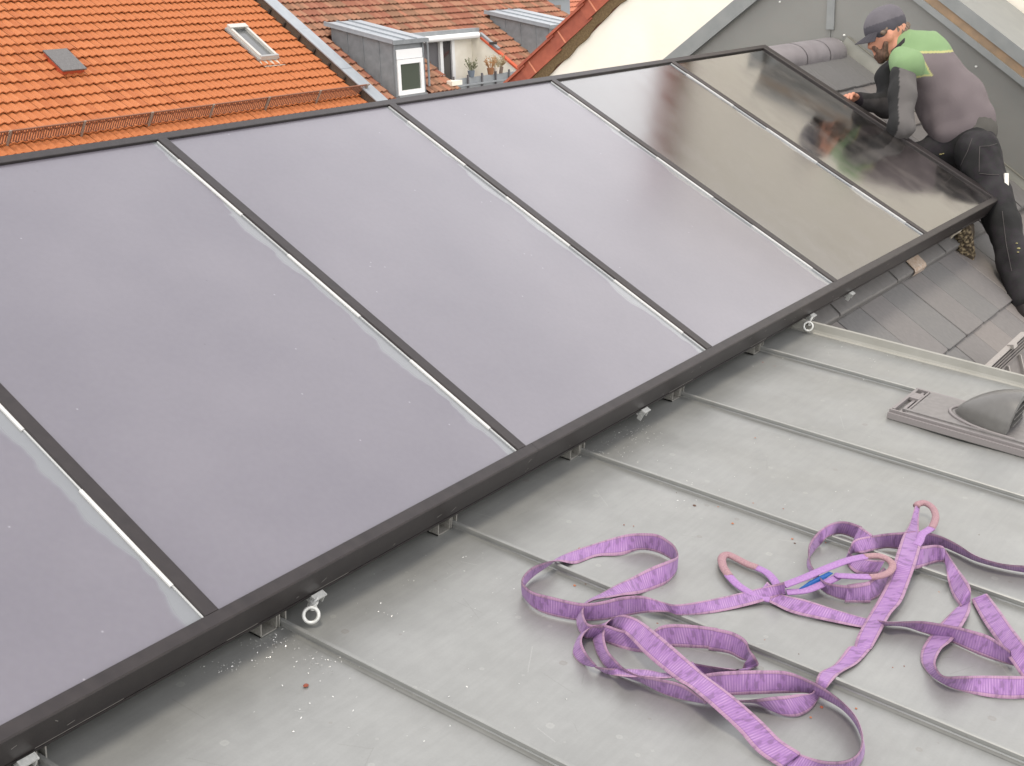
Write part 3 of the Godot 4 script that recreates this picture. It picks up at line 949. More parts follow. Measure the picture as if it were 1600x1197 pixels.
func build_slings():
	var tx = webbing_textures()
	var m = StandardMaterial3D.new()
	m.albedo_texture = tx[0]
	m.normal_enabled = true
	m.normal_texture = tx[1]
	m.normal_scale = 0.7
	m.roughness = 0.85
	m.rim_enabled = true
	m.rim = 0.25
	m.rim_tint = 0.6
	var pink = tmat(noise_tex(71, 0.05, srgb(132, 100, 112), srgb(166, 136, 134)), 0.9, 12.0, bump_tex(72, 0.1, 2.0), 0.5)
	var lilac = tmat(noise_tex(73, 0.05, srgb(136, 98, 152), srgb(164, 130, 174)), 0.9, 12.0, bump_tex(72, 0.1, 2.0), 0.5)
	var blue = tmat(noise_tex(74, 0.06, srgb(10, 66, 130), srgb(24, 92, 160)), 0.5, 14.0)
	var a = thing("lifting_sling", "violet webbing sling with blue tag heaped in loops on the metal roof", "sling")
	put("webbing", ribbon(RIB_A), m, a)
	put("webbing", ribbon(RIB_B), m, a)
	# eye with the tag
	put("eye_leg", tube(eye_path([["5", 880, 770, 22], ["5", 1050, 705, 34], ["5", 1200, 640, 44], ["5", 1400, 565, 54], ["6", 280, 530, 58]]), 0.011, 0.004, 10, RN), lilac, a)
	put("eye_sleeve", tube(eye_path([["6", 270, 530, 58], ["6", 380, 525, 58], ["6", 465, 555, 56], ["6", 505, 605, 52], ["6", 475, 660, 50], ["6", 400, 692, 50], ["6", 315, 702, 50]]), 0.0085, 0.0062, 12, RN), pink, a)
	put("eye_leg", tube(eye_path([["6", 325, 700, 50], ["6", 200, 697, 46], ["6", 60, 690, 40], ["5", 1340, 690, 36], ["5", 1230, 745, 28], ["5", 1060, 812, 18], ["5", 900, 828, 12]]), 0.011, 0.004, 10, RN), lilac, a)
	var s = st_new()
	var tq = [zp("5", 1005, 795, 22), zp("5", 1090, 735, 32), zp("5", 1250, 655, 42), zp("5", 1285, 668, 40), zp("5", 1190, 735, 28), zp("5", 1070, 790, 20)]
	for side in 2:
		var dn = RN * (0.0 if side == 0 else -0.0015)
		for i in range(1, 5):
			if side == 0: tri(s, tq[0] + dn, tq[i + 1] + dn, tq[i] + dn)
			else: tri(s, tq[0] + dn, tq[i] + dn, tq[i + 1] + dn)
	for i in 6:
		var j = (i + 1) % 6
		quad(s, tq[i], tq[j], tq[j] - RN * 0.0015, tq[i] - RN * 0.0015)
	var tg = put("tag", done(s), blue, a)
	tg.set_meta("label", "blue cloth tag in the sling's eye")
	# upper eye
	put("eye_sleeve", tube(eye_path([["6", 700, 112, 36], ["6", 722, 92, 38], ["6", 775, 86, 38], ["6", 835, 125, 38], ["6", 862, 190, 40], ["6", 850, 250, 44], ["6", 825, 300, 48]]), 0.0090, 0.007, 12, RN), pink, a)
	put("eye_leg", tube(eye_path([["6", 828, 292, 48], ["6", 790, 318, 52], ["6", 750, 345, 54], ["6", 728, 400, 55], ["6", 700, 440, 56]]), 0.010, 0.004, 10, RN), lilac, a)
	var b = thing("lifting_sling", "violet webbing sling with pinkish eye, running off the metal roof beside the vent tile", "sling")
	for d in [RIB_S2, RIB_C, RIB_D, RIB_F, RIB_D2]: put("webbing", ribbon(d), m, b)
	put("eye_leg", tube(eye_path([["5", 860, 845, 8], ["5", 800, 735, 10], ["5", 735, 665, 10], ["5", 640, 618, 10]]), 0.011, 0.0045, 10, RN), lilac, b)
	put("eye_sleeve", tube(eye_path([["5", 655, 622, 11], ["5", 570, 592, 11], ["5", 470, 540, 12], ["5", 405, 515, 13], ["5", 362, 545, 13], ["5", 375, 620, 12], ["5", 425, 695, 10]]), 0.0100, 0.0065, 12, RN), pink, b)
	put("eye_leg", tube(eye_path([["5", 415, 685, 10], ["5", 480, 755, 9], ["5", 560, 812, 8], ["5", 650, 860, 7], ["5", 760, 890, 7]]), 0.011, 0.0045, 10, RN), lilac, b)

# ---------------------------------------------------------------- loose things on the metal roof
func build_vent_tile():
	var root = thing("vent_tile", "grey plastic vent tile with domed hood lying on the metal roof", "vent tile")
	var m = tmat(noise_tex(81, 0.03, srgb(108, 105, 104), srgb(124, 121, 119)), 0.42, 4.0)
	var dm = tmat(noise_tex(82, 0.03, srgb(92, 91, 88), srgb(104, 103, 100)), 0.36, 4.0)
	var rim = mat(srgb(126, 121, 120), 0.45)
	# local frame on the roof: x to the right, s down the slope
	var x0 = 2.145
	var x1 = 2.405
	var s0 = 0.512
	var s1 = 1.0
	put("base_plate", slab_mesh(rp(x0 + 0.02, s0 + 0.045, 0.016), Vector3(x1 - x0 - 0.03, 0, 0), RS * (s1 - s0 - 0.05), RN * 0.010), m, root)
	# stepped side ribs and head lap
	for e in [[0.0, 0.012, 0.012], [0.012, 0.010, 0.020], [0.024, 0.009, 0.014]]:
		put("side_rib", slab_mesh(rp(x0 + e[0], s0, 0.004), Vector3(e[1] - 0.003, 0, 0), RS * (s1 - s0), RN * (e[2] + 0.006)), rim, root)
	put("side_rib", slab_mesh(rp(x0 + 0.04, s0 + 0.03, 0.024), Vector3(0.012, 0, 0), RS * (s1 - s0 - 0.03), RN * 0.007), m, root)
	put("side_rib", slab_mesh(rp(x1 - 0.01, s0, 0.004), Vector3(0.01, 0, 0), RS * (s1 - s0), RN * 0.022), rim, root)
	put("skirt", slab_mesh(rp(x0 + 0.003, s0 + 0.002, 0.001), Vector3(x1 - x0 - 0.006, 0, 0), RS * (s1 - s0 - 0.004), RN * 0.012), dm, root)
	for e in [0.0, 0.022, 0.04]:
		put("head_rib", slab_mesh(rp(x0 + 0.036, s0 + e, 0.012), Vector3(x1 - x0 - 0.05, 0, 0), RS * 0.009, RN * (0.014 if e != 0.022 else 0.008)), rim, root)
	put("head_lug", slab_mesh(rp(x0 + 0.16, s0 + 0.01, 0.016), Vector3(0.05, 0, 0), RS * 0.03, RN * 0.011), rim, root)
	# hood: half dome, cut upright at its lower end
	var cx = 2.300
	var cs = 0.84
	var hood = SurfaceTool.new()
	hood.begin(Mesh.PRIMITIVE_TRIANGLES)
	hood.set_smooth_group(0)
	var nu = 18
	var nv = 14
	var g = []
	for i in nu + 1:
		var t = float(i) / nu                       # 0 at the tail, 1 at the mouth
		var s = cs - 0.175 * (1.0 - t)
		var prof = pow(sin(t * PI / 2), 0.62)
		for k in nv + 1:
			var a = PI * k / nv
			var ca = cos(a)
			var sa = pow(sin(a), 0.72)
			g.append(rp(cx + 0.094 * prof * ca, s + 0.012 * sa * t, 0.026 + 0.112 * pow(prof, 1.15) * sa))
	for i in nu:
		for k in nv:
			var q = i * (nv + 1) + k
			quad(hood, g[q], g[q + 1], g[q + nv + 2], g[q + nv + 1])
	hood.index()
	hood.generate_normals()
	put("hood", hood.commit(), dm, root)
	# foot ring around the hood
	var ring = []
	for i in 25:
		var a = PI * i / 24.0
		ring.append(rp(cx + 0.102 * cos(a), cs - 0.188 * sin(a), 0.028))
	ring.append(rp(cx - 0.104, cs + 0.03, 0.028))
	put("hood_rim", tube(ring, 0.005, 0.005, 8, RN), rim, root)
	# mouth: frame and dark louvre set back
	var st = st_new()
	for k in nv:
		var q = nu * (nv + 1) + k
		var c = rp(cx, cs + 0.004, 0.05)
		var a = g[q]
		var b = g[q + 1]
		quad(st, a, b, b.lerp(c, 0.3), a.lerp(c, 0.3))
	put("mouth_frame", done(st), dm, root)
	var lv = st_new()
	for k in nv:
		var q = nu * (nv + 1) + k
		tri(lv, rp(cx, cs - 0.06, 0.045), g[q].lerp(rp(cx, cs, 0.045), 0.5) - RS * 0.06, g[q + 1].lerp(rp(cx, cs, 0.045), 0.5) - RS * 0.06)
		var e0 = g[q].lerp(rp(cx, cs + 0.004, 0.05), 0.3)
		var e1 = g[q + 1].lerp(rp(cx, cs + 0.004, 0.05), 0.3)
		quad(lv, e0, e1, g[q + 1].lerp(rp(cx, cs, 0.045), 0.5) - RS * 0.06, g[q].lerp(rp(cx, cs, 0.045), 0.5) - RS * 0.06)
	put("throat", done(lv), dm, root)
	for h in [0.045, 0.066, 0.087]:
		put("louvre", slab_mesh(rp(cx - 0.055, cs - 0.004, h), Vector3(0.11, 0, 0), RS * 0.012, RN * 0.003), dm, root)

func build_tile_frame():
	# second tile standing on its edge behind the raised roof edge, ribbed underside to us
	var root = thing("roof_tile_frame", "grey ribbed tile propped on edge on the flat tiles behind the raised edge", "tile")
	var m = tmat(noise_tex(83, 0.03, srgb(108, 103, 101), srgb(128, 123, 120)), 0.45, 4.0)
	var pale = mat(srgb(168, 163, 158), 0.5)
	var ax = (at(1604, 512, 5.25) - at(1532, 578, 5.0)).normalized()      # along the top edge
	var o = at(1529, 582, 5.0)
	var dn = Vector3(0.35, -0.8, 0.25)
	dn = (dn - ax * dn.dot(ax)).normalized()
	var nn = ax.cross(dn).normalized()
	if nn.dot(CAM - o) < 0: nn = -nn
	put("top_edge", slab_mesh(o - nn * 0.008, ax * 0.40, dn * 0.010, nn * 0.022), pale, root)
	put("plate", slab_mesh(o + dn * 0.008 - nn * 0.006, ax * 0.40, dn * 0.19, nn * 0.006), m, root)
	for i in 4:
		put("rib", slab_mesh(o + dn * (0.022 + 0.012 * i), ax * 0.40, dn * 0.005, nn * 0.009), m, root)
	for i in 3:
		put("cross_rib", slab_mesh(o + ax * (0.10 + 0.11 * i) + dn * 0.07, ax * 0.007, dn * 0.12, nn * 0.012), pale, root)
	put("lug", slab_mesh(o + ax * 0.14 + dn * 0.09, ax * 0.05, dn * 0.035, nn * 0.02), m, root)
	put("hook", slab_mesh(o + ax * 0.255 - dn * 0.006, ax * 0.03, dn * 0.02, nn * 0.028), pale, root)

func build_debris():
	rng.seed = 21
	var reds = [mat(srgb(150, 84, 62), 0.9), mat(srgb(128, 66, 48), 0.9), mat(srgb(168, 108, 78), 0.9), mat(srgb(92, 70, 58), 0.9)]
	var shapes = []
	for v in 4:
		var st = st_new()
		var pts = []
		for k in 7: pts.append(Vector3(cos(k * TAU / 7) * rng.randf_range(0.6, 1.1), 0, sin(k * TAU / 7) * rng.randf_range(0.5, 1.0)))
		for k in 7:
			var a = pts[k]
			var b = pts[(k + 1) % 7]
			var ta = a * 0.7 + Vector3(0, rng.randf_range(0.3, 0.6), 0)
			var tb = b * 0.7 + Vector3(0, 0.45, 0)
			quad(st, a, b, tb, ta)
			tri(st, ta, tb, Vector3(0, 0.55, 0))
		shapes.append(done(st))
	var at_px = [[478, 1071, 7.0], [1022, 712, 4.2], [1180, 684, 3.0], [957, 762, 2.4], [1085, 790, 6.0], [975, 820, 2.6], [990, 822, 2.2], [1057, 770, 2.0], [905, 857, 4.0], [1145, 818, 5.0], [1122, 792, 2.6], [1467, 926, 5.0], [1443, 916, 3.0], [1314, 1066, 4.0], [1284, 1105, 4.6], [1267, 1121, 3.2], [1338, 1107, 3.6], [1238, 842, 4.0], [1242, 849, 3.6], [1177, 786, 2.4], [1224, 795, 2.4], [1290, 848, 2.4], [898, 915, 5.0], [915, 913, 3.6], [1027, 975, 5.0], [990, 785, 2.2], [1407, 795, 2.0], [1530, 836, 2.4], [1248, 1022, 2.2], [1413, 1041, 2.0], [1395, 1043, 2.0], [1195, 1000, 2.0], [1150, 560, 2.0], [1192, 566, 3.0], [1211, 572, 2.4], [1240, 555, 2.0]]
	for q in at_px:
		var sz = q[2] * 0.00088
		var o = put("brick_crumb", shapes[rng.randi() % 4], reds[rng.randi() % 4], self, Transform3D(Basis(RN.cross(RS).normalized(), RN, RS) * Basis(Vector3.UP, rng.randf() * TAU) * Basis.from_scale(Vector3(sz, sz * 0.7, sz)), on_roof(q[0], q[1], 0.0005)))
		tag(o, "small reddish brick crumb lying on the metal roof", "crumb", "brick crumbs on the metal roof")
	# drilling swarf, uncountable
	var mm = MultiMesh.new()
	mm.transform_format = MultiMesh.TRANSFORM_3D
	var chip = st_new()
	var prev = Vector3(-1, 0, 0)
	for k in range(1, 5):
		var nx = Vector3(-1 + k * 0.5, 0.35 * sin(k * 1.1), 0.25 * sin(k * 1.7))
		quad(chip, prev + Vector3(0, 0, -0.28), nx + Vector3(0, 0, -0.28), nx + Vector3(0, 0.12, 0.28), prev + Vector3(0, 0.12, 0.28))
		prev = nx
	mm.mesh = done(chip)
	var cl = [[415, 1000, 46, 26, 85], [345, 1042, 60, 20, 45], [500, 1030, 60, 30, 55], [600, 960, 70, 40, 22], [965, 690, 46, 22, 110], [1000, 672, 40, 18, 40], [930, 705, 30, 14, 25], [1080, 740, 140, 60, 40], [760, 905, 150, 70, 26], [1330, 560, 150, 40, 28], [1300, 790, 260, 120, 34], [640, 1100, 240, 70, 30]]
	var xs = []
	for c in cl:
		for i in c[4]:
			var p = on_roof(c[0] + rng.randfn() * c[2] * 0.5, c[1] + rng.randfn() * c[3] * 0.5, 0.0012)
			if p.x > 2.7 or p.z < -0.06: continue
			var sc = rng.randf_range(0.0007, 0.0022)
			xs.append(Transform3D(Basis(RN.cross(RS).normalized(), RN, RS) * Basis(Vector3.UP, rng.randf() * TAU) * Basis(Vector3.RIGHT, rng.randf_range(-0.6, 0.6)) * Basis.from_scale(Vector3(sc, sc, sc)), p))
	mm.instance_count = xs.size()
	for i in xs.size(): mm.set_instance_transform(i, xs[i])
	var mi = MultiMeshInstance3D.new()
	mi.name = "metal_shavings"
	mi.multimesh = mm
	mi.material_override = mat(srgb(236, 236, 232), 0.3, 0.4)
	add_child(mi)
	mi.set_meta("kind", "stuff")
	tag(mi, "bright metal drilling shavings scattered over the metal roof", "shavings")

# ---------------------------------------------------------------- clad gable and cream house
func poly_x(pts, x, th):
	# plate in the plane x = const from (z, y) points, thickness th towards +x
	var s = st_new()
	var pp = PackedVector2Array(pts)
	var idx = Geometry2D.triangulate_polygon(pp)
	for i in range(0, idx.size(), 3):
		var q = []
		for e in 3: q.append(Vector3(x, pp[idx[i + e]].y, pp[idx[i + e]].x))
		tri(s, q[0], q[1], q[2])
		tri(s, q[0] + Vector3(th, 0, 0), q[2] + Vector3(th, 0, 0), q[1] + Vector3(th, 0, 0))
	for i in pp.size():
		var a = pp[i]
		var b = pp[(i + 1) % pp.size()]
		var pa = Vector3(x, a.y, a.x)
		var pb = Vector3(x, b.y, b.x)
		quad(s, pa, pb, pb + Vector3(th, 0, 0), pa + Vector3(th, 0, 0))
	return done(s)

func build_gable():
	var root = thing("clad_gable", "grey sheet metal clad gable behind the worker with edge trims", "gable wall")
	var m = tmat(noise_tex(91, 0.012, srgb(122, 122, 117), srgb(129, 128, 123)), 0.5, 0.7)
	var trim = tmat(noise_tex(92, 0.02, srgb(124, 127, 126), srgb(136, 138, 136)), 0.45, 1.5)
	var rust = tmat(noise_tex(93, 0.03, srgb(130, 112, 92), srgb(160, 132, 102), 256, 5), 0.7, 1.3)
	var zp_ = -1.351
	var yp_ = 1.261
	var k = 0.7265
	# two sheets, left and right of the joint
	put("cladding_sheet", poly_x([Vector2(zp_ - 2.6, yp_ - 2.6 * k), Vector2(zp_ - 0.002, yp_ - 0.002 * k), Vector2(zp_ - 0.002, -1.6), Vector2(zp_ - 2.6, -1.6)], GX, 0.03), m, root)
	put("cladding_sheet", poly_x([Vector2(zp_ + 0.002, yp_ - 0.002 * k), Vector2(zp_ + 2.9, yp_ - 2.9 * k), Vector2(zp_ + 2.9, -2.2), Vector2(zp_ + 0.002, -2.2)], GX, 0.03), m, root)
	put("joint_cover", slab_mesh(Vector3(GX - 0.014, 0.735, zp_ - 0.026), Vector3(0, 0.5, 0), Vector3(0, 0, 0.048), Vector3(0.013, 0, 0)), trim, root)
	var dl = Vector3(0, -k, -1).normalized()
	var dr = Vector3(0, -k, 1).normalized()
	var nl = Vector3(0, 1, -k).normalized()
	var nr_ = Vector3(0, 1, k).normalized()
	var pk = Vector3(GX, yp_, zp_)
	# verge trims: a proud board, a drip below it
	put("verge_trim", slab_mesh(pk + Vector3(-0.035, 0, 0) + nl * 0.008, dl * 3.1, nl * 0.085, Vector3(0.06, 0, 0)), trim, root)
	put("verge_drip", slab_mesh(pk + Vector3(-0.042, 0, 0) - nl * 0.002, dl * 3.1, nl * 0.009, Vector3(0.067, 0, 0)), trim, root)
	put("verge_trim", slab_mesh(pk + Vector3(-0.035, 0, 0) + nr_ * 0.0, dr * 3.4, nr_ * 0.034, Vector3(0.06, 0, 0)), trim, root)
	put("rusty_strip", slab_mesh(pk + Vector3(-0.020, 0, 0) + nr_ * 0.0345, dr * 3.4, nr_ * 0.047, Vector3(0.045, 0, 0)), rust, root)
	put("verge_board", slab_mesh(pk + Vector3(-0.030, 0, 0) + nr_ * 0.082, dr * 3.4, nr_ * 0.068, Vector3(0.055, 0, 0)), trim, root)
	# the roof that the gable closes, running on behind
	put("roof_slope", slab_mesh(pk + Vector3(0.03, 0, 0) + nl * 0.02, dl * 3.0, nl * 0.06, Vector3(0.80, 0, 0)), trim, root)
	put("roof_slope", slab_mesh(pk + Vector3(0.03, 0, 0) + nr_ * 0.02, dr * 3.3, nr_ * 0.12, Vector3(0.80, 0, 0)), trim, root)
	var sm = SphereMesh.new()
	sm.radius = 0.008
	sm.height = 0.012
	sm.radial_segments = 10
	sm.rings = 5
	var wm = mat(srgb(236, 236, 230), 0.3)
	for p in [[1218.5, 3], [1319, 55], [1525, 104], [1314, 66]]:
		var d = ray(p[0], p[1])
		var q = CAM + d * ((GX - CAM.x) / d.x)
		put("rivet", sm, wm, root, Transform3D(Basis(), q))

func build_cream_house():
	var root = thing("cream_house", "cream plastered gable house with red verge tiles and mossy mortar", "house")
	var wall_m = tmat(noise_tex(95, 0.01, srgb(236, 228, 212), srgb(244, 238, 224), 256, 5), 0.9, 0.5, bump_tex(96, 0.2, 1.5), 0.06)
	var x = 7.0
	var t = Vector3(0, 0.629, 0.777)
	var mm_ = Vector3(0, 0.777, -0.629)
	var b0 = Vector3(x, 0.357, -3.988)
	var lo = b0 - t * 4.2
	var hi = b0 + t * 4.0
	put("gable_wall", poly_x([Vector2(lo.z, lo.y), Vector2(hi.z, hi.y), Vector2(hi.z + (hi.z - lo.z), lo.y), Vector2(hi.z + (hi.z - lo.z), -9.0), Vector2(lo.z, -9.0)], x, 0.3), wall_m, root)
	# mortar bed under the verge, lumpy
	var moss = tmat(noise_tex(97, 0.05, srgb(88, 70, 46), srgb(138, 116, 84), 256, 5), 0.95, 4.0, bump_tex(98, 0.12, 4.0), 0.9)
	rng.seed = 5
	var st = st_new()
	var n = 110
	for i in n:
		var a = b0 + t * (-2.6 + 0.06 * i)
		var b = b0 + t * (-2.6 + 0.06 * (i + 1))
		var w0 = 0.008 * sin(i * 1.7) + 0.006 * sin(i * 0.61)
		var w1 = 0.008 * sin((i + 1) * 1.7) + 0.006 * sin((i + 1) * 0.61)
		var o = Vector3(-0.02, 0, 0)
		quad(st, a + mm_ * w0 + o, b + mm_ * w1 + o, b + mm_ * 0.075 + o * 1.8, a + mm_ * 0.075 + o * 1.8)
		quad(st, a + mm_ * w0, b + mm_ * w1, b + mm_ * w1 + o, a + mm_ * w0 + o)
	put("mortar_verge", done(st), moss, root)
	var red = [tmat(noise_tex(99, 0.02, srgb(150, 72, 48), srgb(168, 86, 60)), 0.55, 3.0), tmat(noise_tex(101, 0.02, srgb(142, 66, 45), srgb(162, 82, 57)), 0.55, 3.0)]
	for i in range(-7, 11):
		var s0 = i * 0.363
		var o = b0 + t * (s0 - 0.17) + mm_ * (0.070 + 0.012) + Vector3(-0.05, 0, 0)
		var td = (t + mm_ * -0.045 + Vector3(0.022, 0, 0)).normalized()
		put("verge_tile", slab_mesh(o, td * 0.40, mm_ * 0.118, Vector3(0.016, 0, 0)), red[posmod(i, 2)], root)
		put("verge_tile_top", slab_mesh(o + mm_ * 0.1182 + Vector3(-0.022, 0, 0), td * 0.42, mm_ * 0.020, Vector3(0.22, 0, 0)), red[posmod(i + 1, 2)], root)
		put("verge_fillet", slab_mesh(o + td * 0.098 + Vector3(-0.004, 0, 0), td * 0.012, mm_ * 0.112, Vector3(0.004, 0, 0)), mat(srgb(204, 130, 98), 0.6), root)
	put("roof_slope", slab_mesh(b0 - t * 2.6 + mm_ * 0.10 + Vector3(0.16, 0, 0), t * 6.6, mm_ * 0.09, Vector3(6.0, 0, 0)), red[0], root)

# ---------------------------------------------------------------- houses across the yard
func fp(x, z, h):
	# point on the far roofs' common plane
	return Vector3(x, far_y(z), z) + Vector3(0, 0.829038, 0.559193) * h
const FD := Vector3(0, -0.559193, 0.829038)
const FN := Vector3(0, 0.829038, 0.559193)

func pantile(w, l, seg, amp):
	# local x across, y down the slope, z out
	var s = SurfaceTool.new()
	s.begin(Mesh.PRIMITIVE_TRIANGLES)
	s.set_smooth_group(-1)
	for i in seg:
		var u0 = float(i) / seg
		var u1 = float(i + 1) / seg
		var h0 = amp * (0.5 - 0.5 * cos(TAU * u0))
		var h1 = amp * (0.5 - 0.5 * cos(TAU * u1))
		var a = Vector3(u0 * w, 0, h0)
		var b = Vector3(u1 * w, 0, h1)
		var c = Vector3(u1 * w, l, h1 + 0.058)
		var d = Vector3(u0 * w, l, h0 + 0.058)
		quad(s, a, b, c, d)
		quad(s, d, c, Vector3(c.x, l, c.z - 0.030), Vector3(d.x, l, d.z - 0.030))
	s.generate_normals()
	return s.commit()

func window_box(parent, called, o, ex, ey, dep, frame_w, frame_m, glass_m):
	# framed window in a wall: four frame members and a set back pane
	var n = ex.cross(ey).normalized()
	var x = ex.normalized()
	var y = ey.normalized()
	var st = st_new()
	slab(st, o, ex, y * frame_w, n * dep)
	slab(st, o + ey - y * frame_w, ex, y * frame_w, n * dep)
	slab(st, o + y * frame_w, x * frame_w, ey - y * frame_w * 2, n * dep)
	slab(st, o + ex - x * frame_w + y * frame_w, x * frame_w, ey - y * frame_w * 2, n * dep)
	var f = put(called, done(st), frame_m, parent)
	var g = st_new()
	slab(g, o + x * frame_w + y * frame_w + n * dep * 0.2, ex - x * frame_w * 2, ey - y * frame_w * 2, n * dep * 0.15)
	put("glass", done(g), glass_m, f)
	return f

func build_orange_house():
	var root = thing("orange_house", "house with bright orange pantile roof across the yard", "house")
	var bump = bump_tex(112, 0.08, 1.2)
	var mats = [tmat(noise_tex(110, 0.02, srgb(166, 96, 51), srgb(176, 105, 58)), 0.75, 0.8, bump, 0.1), tmat(noise_tex(111, 0.02, srgb(158, 88, 45), srgb(168, 98, 53)), 0.75, 0.8, bump, 0.1), tmat(noise_tex(113, 0.02, srgb(171, 101, 56), srgb(180, 110, 64)), 0.75, 0.8, bump, 0.1)]
	var w = 0.2
	var expo = 0.34
	var mesh = pantile(w, 0.37, 6, 0.042)
	var bas = Basis(Vector3.LEFT, FD, FN)
	var x_right = 25.18
	var spots = []
	rng.seed = 12
	for row in 25:
		var z_low = -22.25 - row * expo * 0.829038
		for c in 66:
			var x = x_right - (c + 1) * w
			var p = fp(x + 0.2, z_low, 0) - FD * 0.37
			if x > 22.85 and x < 23.75 and z_low < -24.3 and z_low > -25.5: continue
			var mid = fp(x + w * 0.5, z_low + expo * 0.4, 0) - CAM
			var dep = mid.dot(CF)
			var sx = 800 + FOC * mid.dot(CR) / dep
			var sy = 598.5 - FOC * mid.dot(CU) / dep
			var seen = sx > -10 and sx < 1600 and sy > -10 and sy < 245 - sx * 0.155 + 8
			spots.append([dep + (0.0 if seen else 1000.0), p])
	spots.sort_custom(func(a, b): return a[0] < b[0])
	var rest = SurfaceTool.new()
	rest.begin(Mesh.PRIMITIVE_TRIANGLES)
	for i in spots.size():
		var xf = Transform3D(bas * Basis(Vector3.BACK, rng.randfn() * 0.012) * Basis(Vector3.RIGHT, rng.randfn() * 0.008), spots[i][1] + FN * rng.randf_range(0, 0.010))
		if i < 300: put("roof_tile", mesh, mats[rng.randi() % 3], root, xf)
		else: rest.append_from(mesh, 0, xf)
	var o = put("roof_tiles", rest.commit(), mats[0], root)
	o.set_meta("kind", "stuff")
	put("roof_deck", slab_mesh(fp(11.9, -22.25, -0.03), Vector3(x_right - 11.9, 0, 0), -FD * 9.4, FN * -0.1), mat(srgb(120, 66, 40), 0.9), root)
	# walls below
	put("wall", slab_mesh(Vector3(12.2, -9.0, -22.6), Vector3(13.0, 0, 0), Vector3(0, 6.7, 0), Vector3(0, 0, -8.0)), mat(srgb(222, 212, 190), 0.9), root)
	put("gutter", slab_mesh(fp(11.9, -22.1, -0.10), Vector3(13.3, 0, 0), Vector3(0, 0.1, 0), Vector3(0, 0, 0.14)), mat(srgb(120, 122, 124), 0.5), root)
	# parapet with a zinc coping
	var dark = tmat(noise_tex(114, 0.05, srgb(74, 64, 54), srgb(98, 86, 72)), 0.9, 1.2)
	var zinc = tmat(noise_tex(115, 0.02, srgb(140, 146, 152), srgb(156, 162, 166)), 0.45, 0.6)
	put("parapet", slab_mesh(fp(25.2, -22.0, -0.3), Vector3(0.36, 0, 0), -FD * 9.6, FN * 0.56), dark, root)
	for i in 5: put("parapet_coping", slab_mesh(fp(25.16, -22.0, 0.262) - FD * (i * 1.93), Vector3(0.46, 0, 0), -FD * 1.92, FN * (0.03 + 0.004 * (i % 2))), zinc, root)
	for i in 14:
		put("bracket", slab_mesh(fp(25.13, -22.3, 0.02) - FD * (i * 0.66), Vector3(0.07, 0, 0), -FD * 0.05, FN * 0.16), mat(srgb(50, 44, 38), 0.8), root)
	# roof window
	var sk = thing("roof_window", "pale framed roof window set in the orange tiles", "roof window")
	var pale = tmat(noise_tex(116, 0.03, srgb(176, 174, 166), srgb(196, 194, 188)), 0.4, 2.0)
	var zg = mat(srgb(158, 158, 156), 0.45, 0.3)
	var o2 = fp(23.02, -24.42, 0.05)
	var ex = Vector3(0.66, 0, 0)
	var ey = -FD * 1.48
	var wb = window_box(sk, "frame", o2, ex, ey, 0.13, 0.085, pale, mat(srgb(100, 102, 102), 0.12, 0.0, 0.6))
	put("top_cover", slab_mesh(o2 + ey - FD * -0.14 + FN * 0.13, ex, -FD * 0.16, FN * 0.03), pale, sk)
	put("lower_cover", slab_mesh(o2 + FN * 0.131, ex, -FD * 0.07, FN * 0.012), zg, sk)
	put("apron", slab_mesh(fp(22.98, -24.40, 0.045), Vector3(0.76, 0, 0), FD * 0.24, FN * 0.012), mat(srgb(190, 182, 166), 0.5), sk)
	put("side_flashing", slab_mesh(o2 + Vector3(-0.055, 0, 0), Vector3(0.05, 0, 0), ey, FN * 0.06), zg, sk)
	put("side_flashing", slab_mesh(o2 + Vector3(0.665, 0, 0), Vector3(0.05, 0, 0), ey, FN * 0.06), zg, sk)
	# hatch
	var ht = thing("roof_hatch", "small grey lidded roof hatch with red sides among the orange tiles", "roof hatch")
	var o3 = fp(16.92, -24.58, 0.02)
	put("kerb", slab_mesh(o3, Vector3(0.60, 0, 0), -FD * 0.76, FN * 0.15), mat(srgb(176, 78, 46), 0.7), ht)
	put("lid", slab_mesh(o3 + Vector3(-0.03, 0, 0) + FD * 0.03 + FN * 0.152, Vector3(0.66, 0, 0), -FD * 0.82, FN * 0.035), tmat(noise_tex(117, 0.03, srgb(84, 82, 80), srgb(106, 104, 102)), 0.4, 2.0), ht)
	# snow guard
	var sg = thing("snow_guard", "rusty snow guard grating along the eave of the orange roof", "snow guard")
	var gm = tmat(noise_tex(118, 0.05, srgb(116, 76, 58), srgb(140, 96, 74)), 0.8, 2.0)
	var z0 = -22.86
	put("top_rail", slab_mesh(fp(12.3, z0, 0.37), Vector3(13.1, 0, 0), FN * 0.03, FD * 0.03), gm, sg)
	put("bottom_rail", slab_mesh(fp(12.3, z0, 0.06), Vector3(13.1, 0, 0), FN * 0.022, FD * 0.02), gm, sg)
	var st = st_new()
	for i in 200: slab(st, fp(12.3 + i * 0.0655, z0, 0.07), Vector3(0.026, 0, 0), FN * 0.31, FD * 0.014)
	var bars = put("bars", done(st), gm, sg)
	bars.set_meta("kind", "stuff")
	for i in 8:
		put("post", slab_mesh(fp(25.25 - i * 1.86, z0 + 0.03, 0.0), Vector3(0.05, 0, 0), FN * 0.43, FD * 0.035), mat(srgb(136, 124, 112), 0.6), sg)

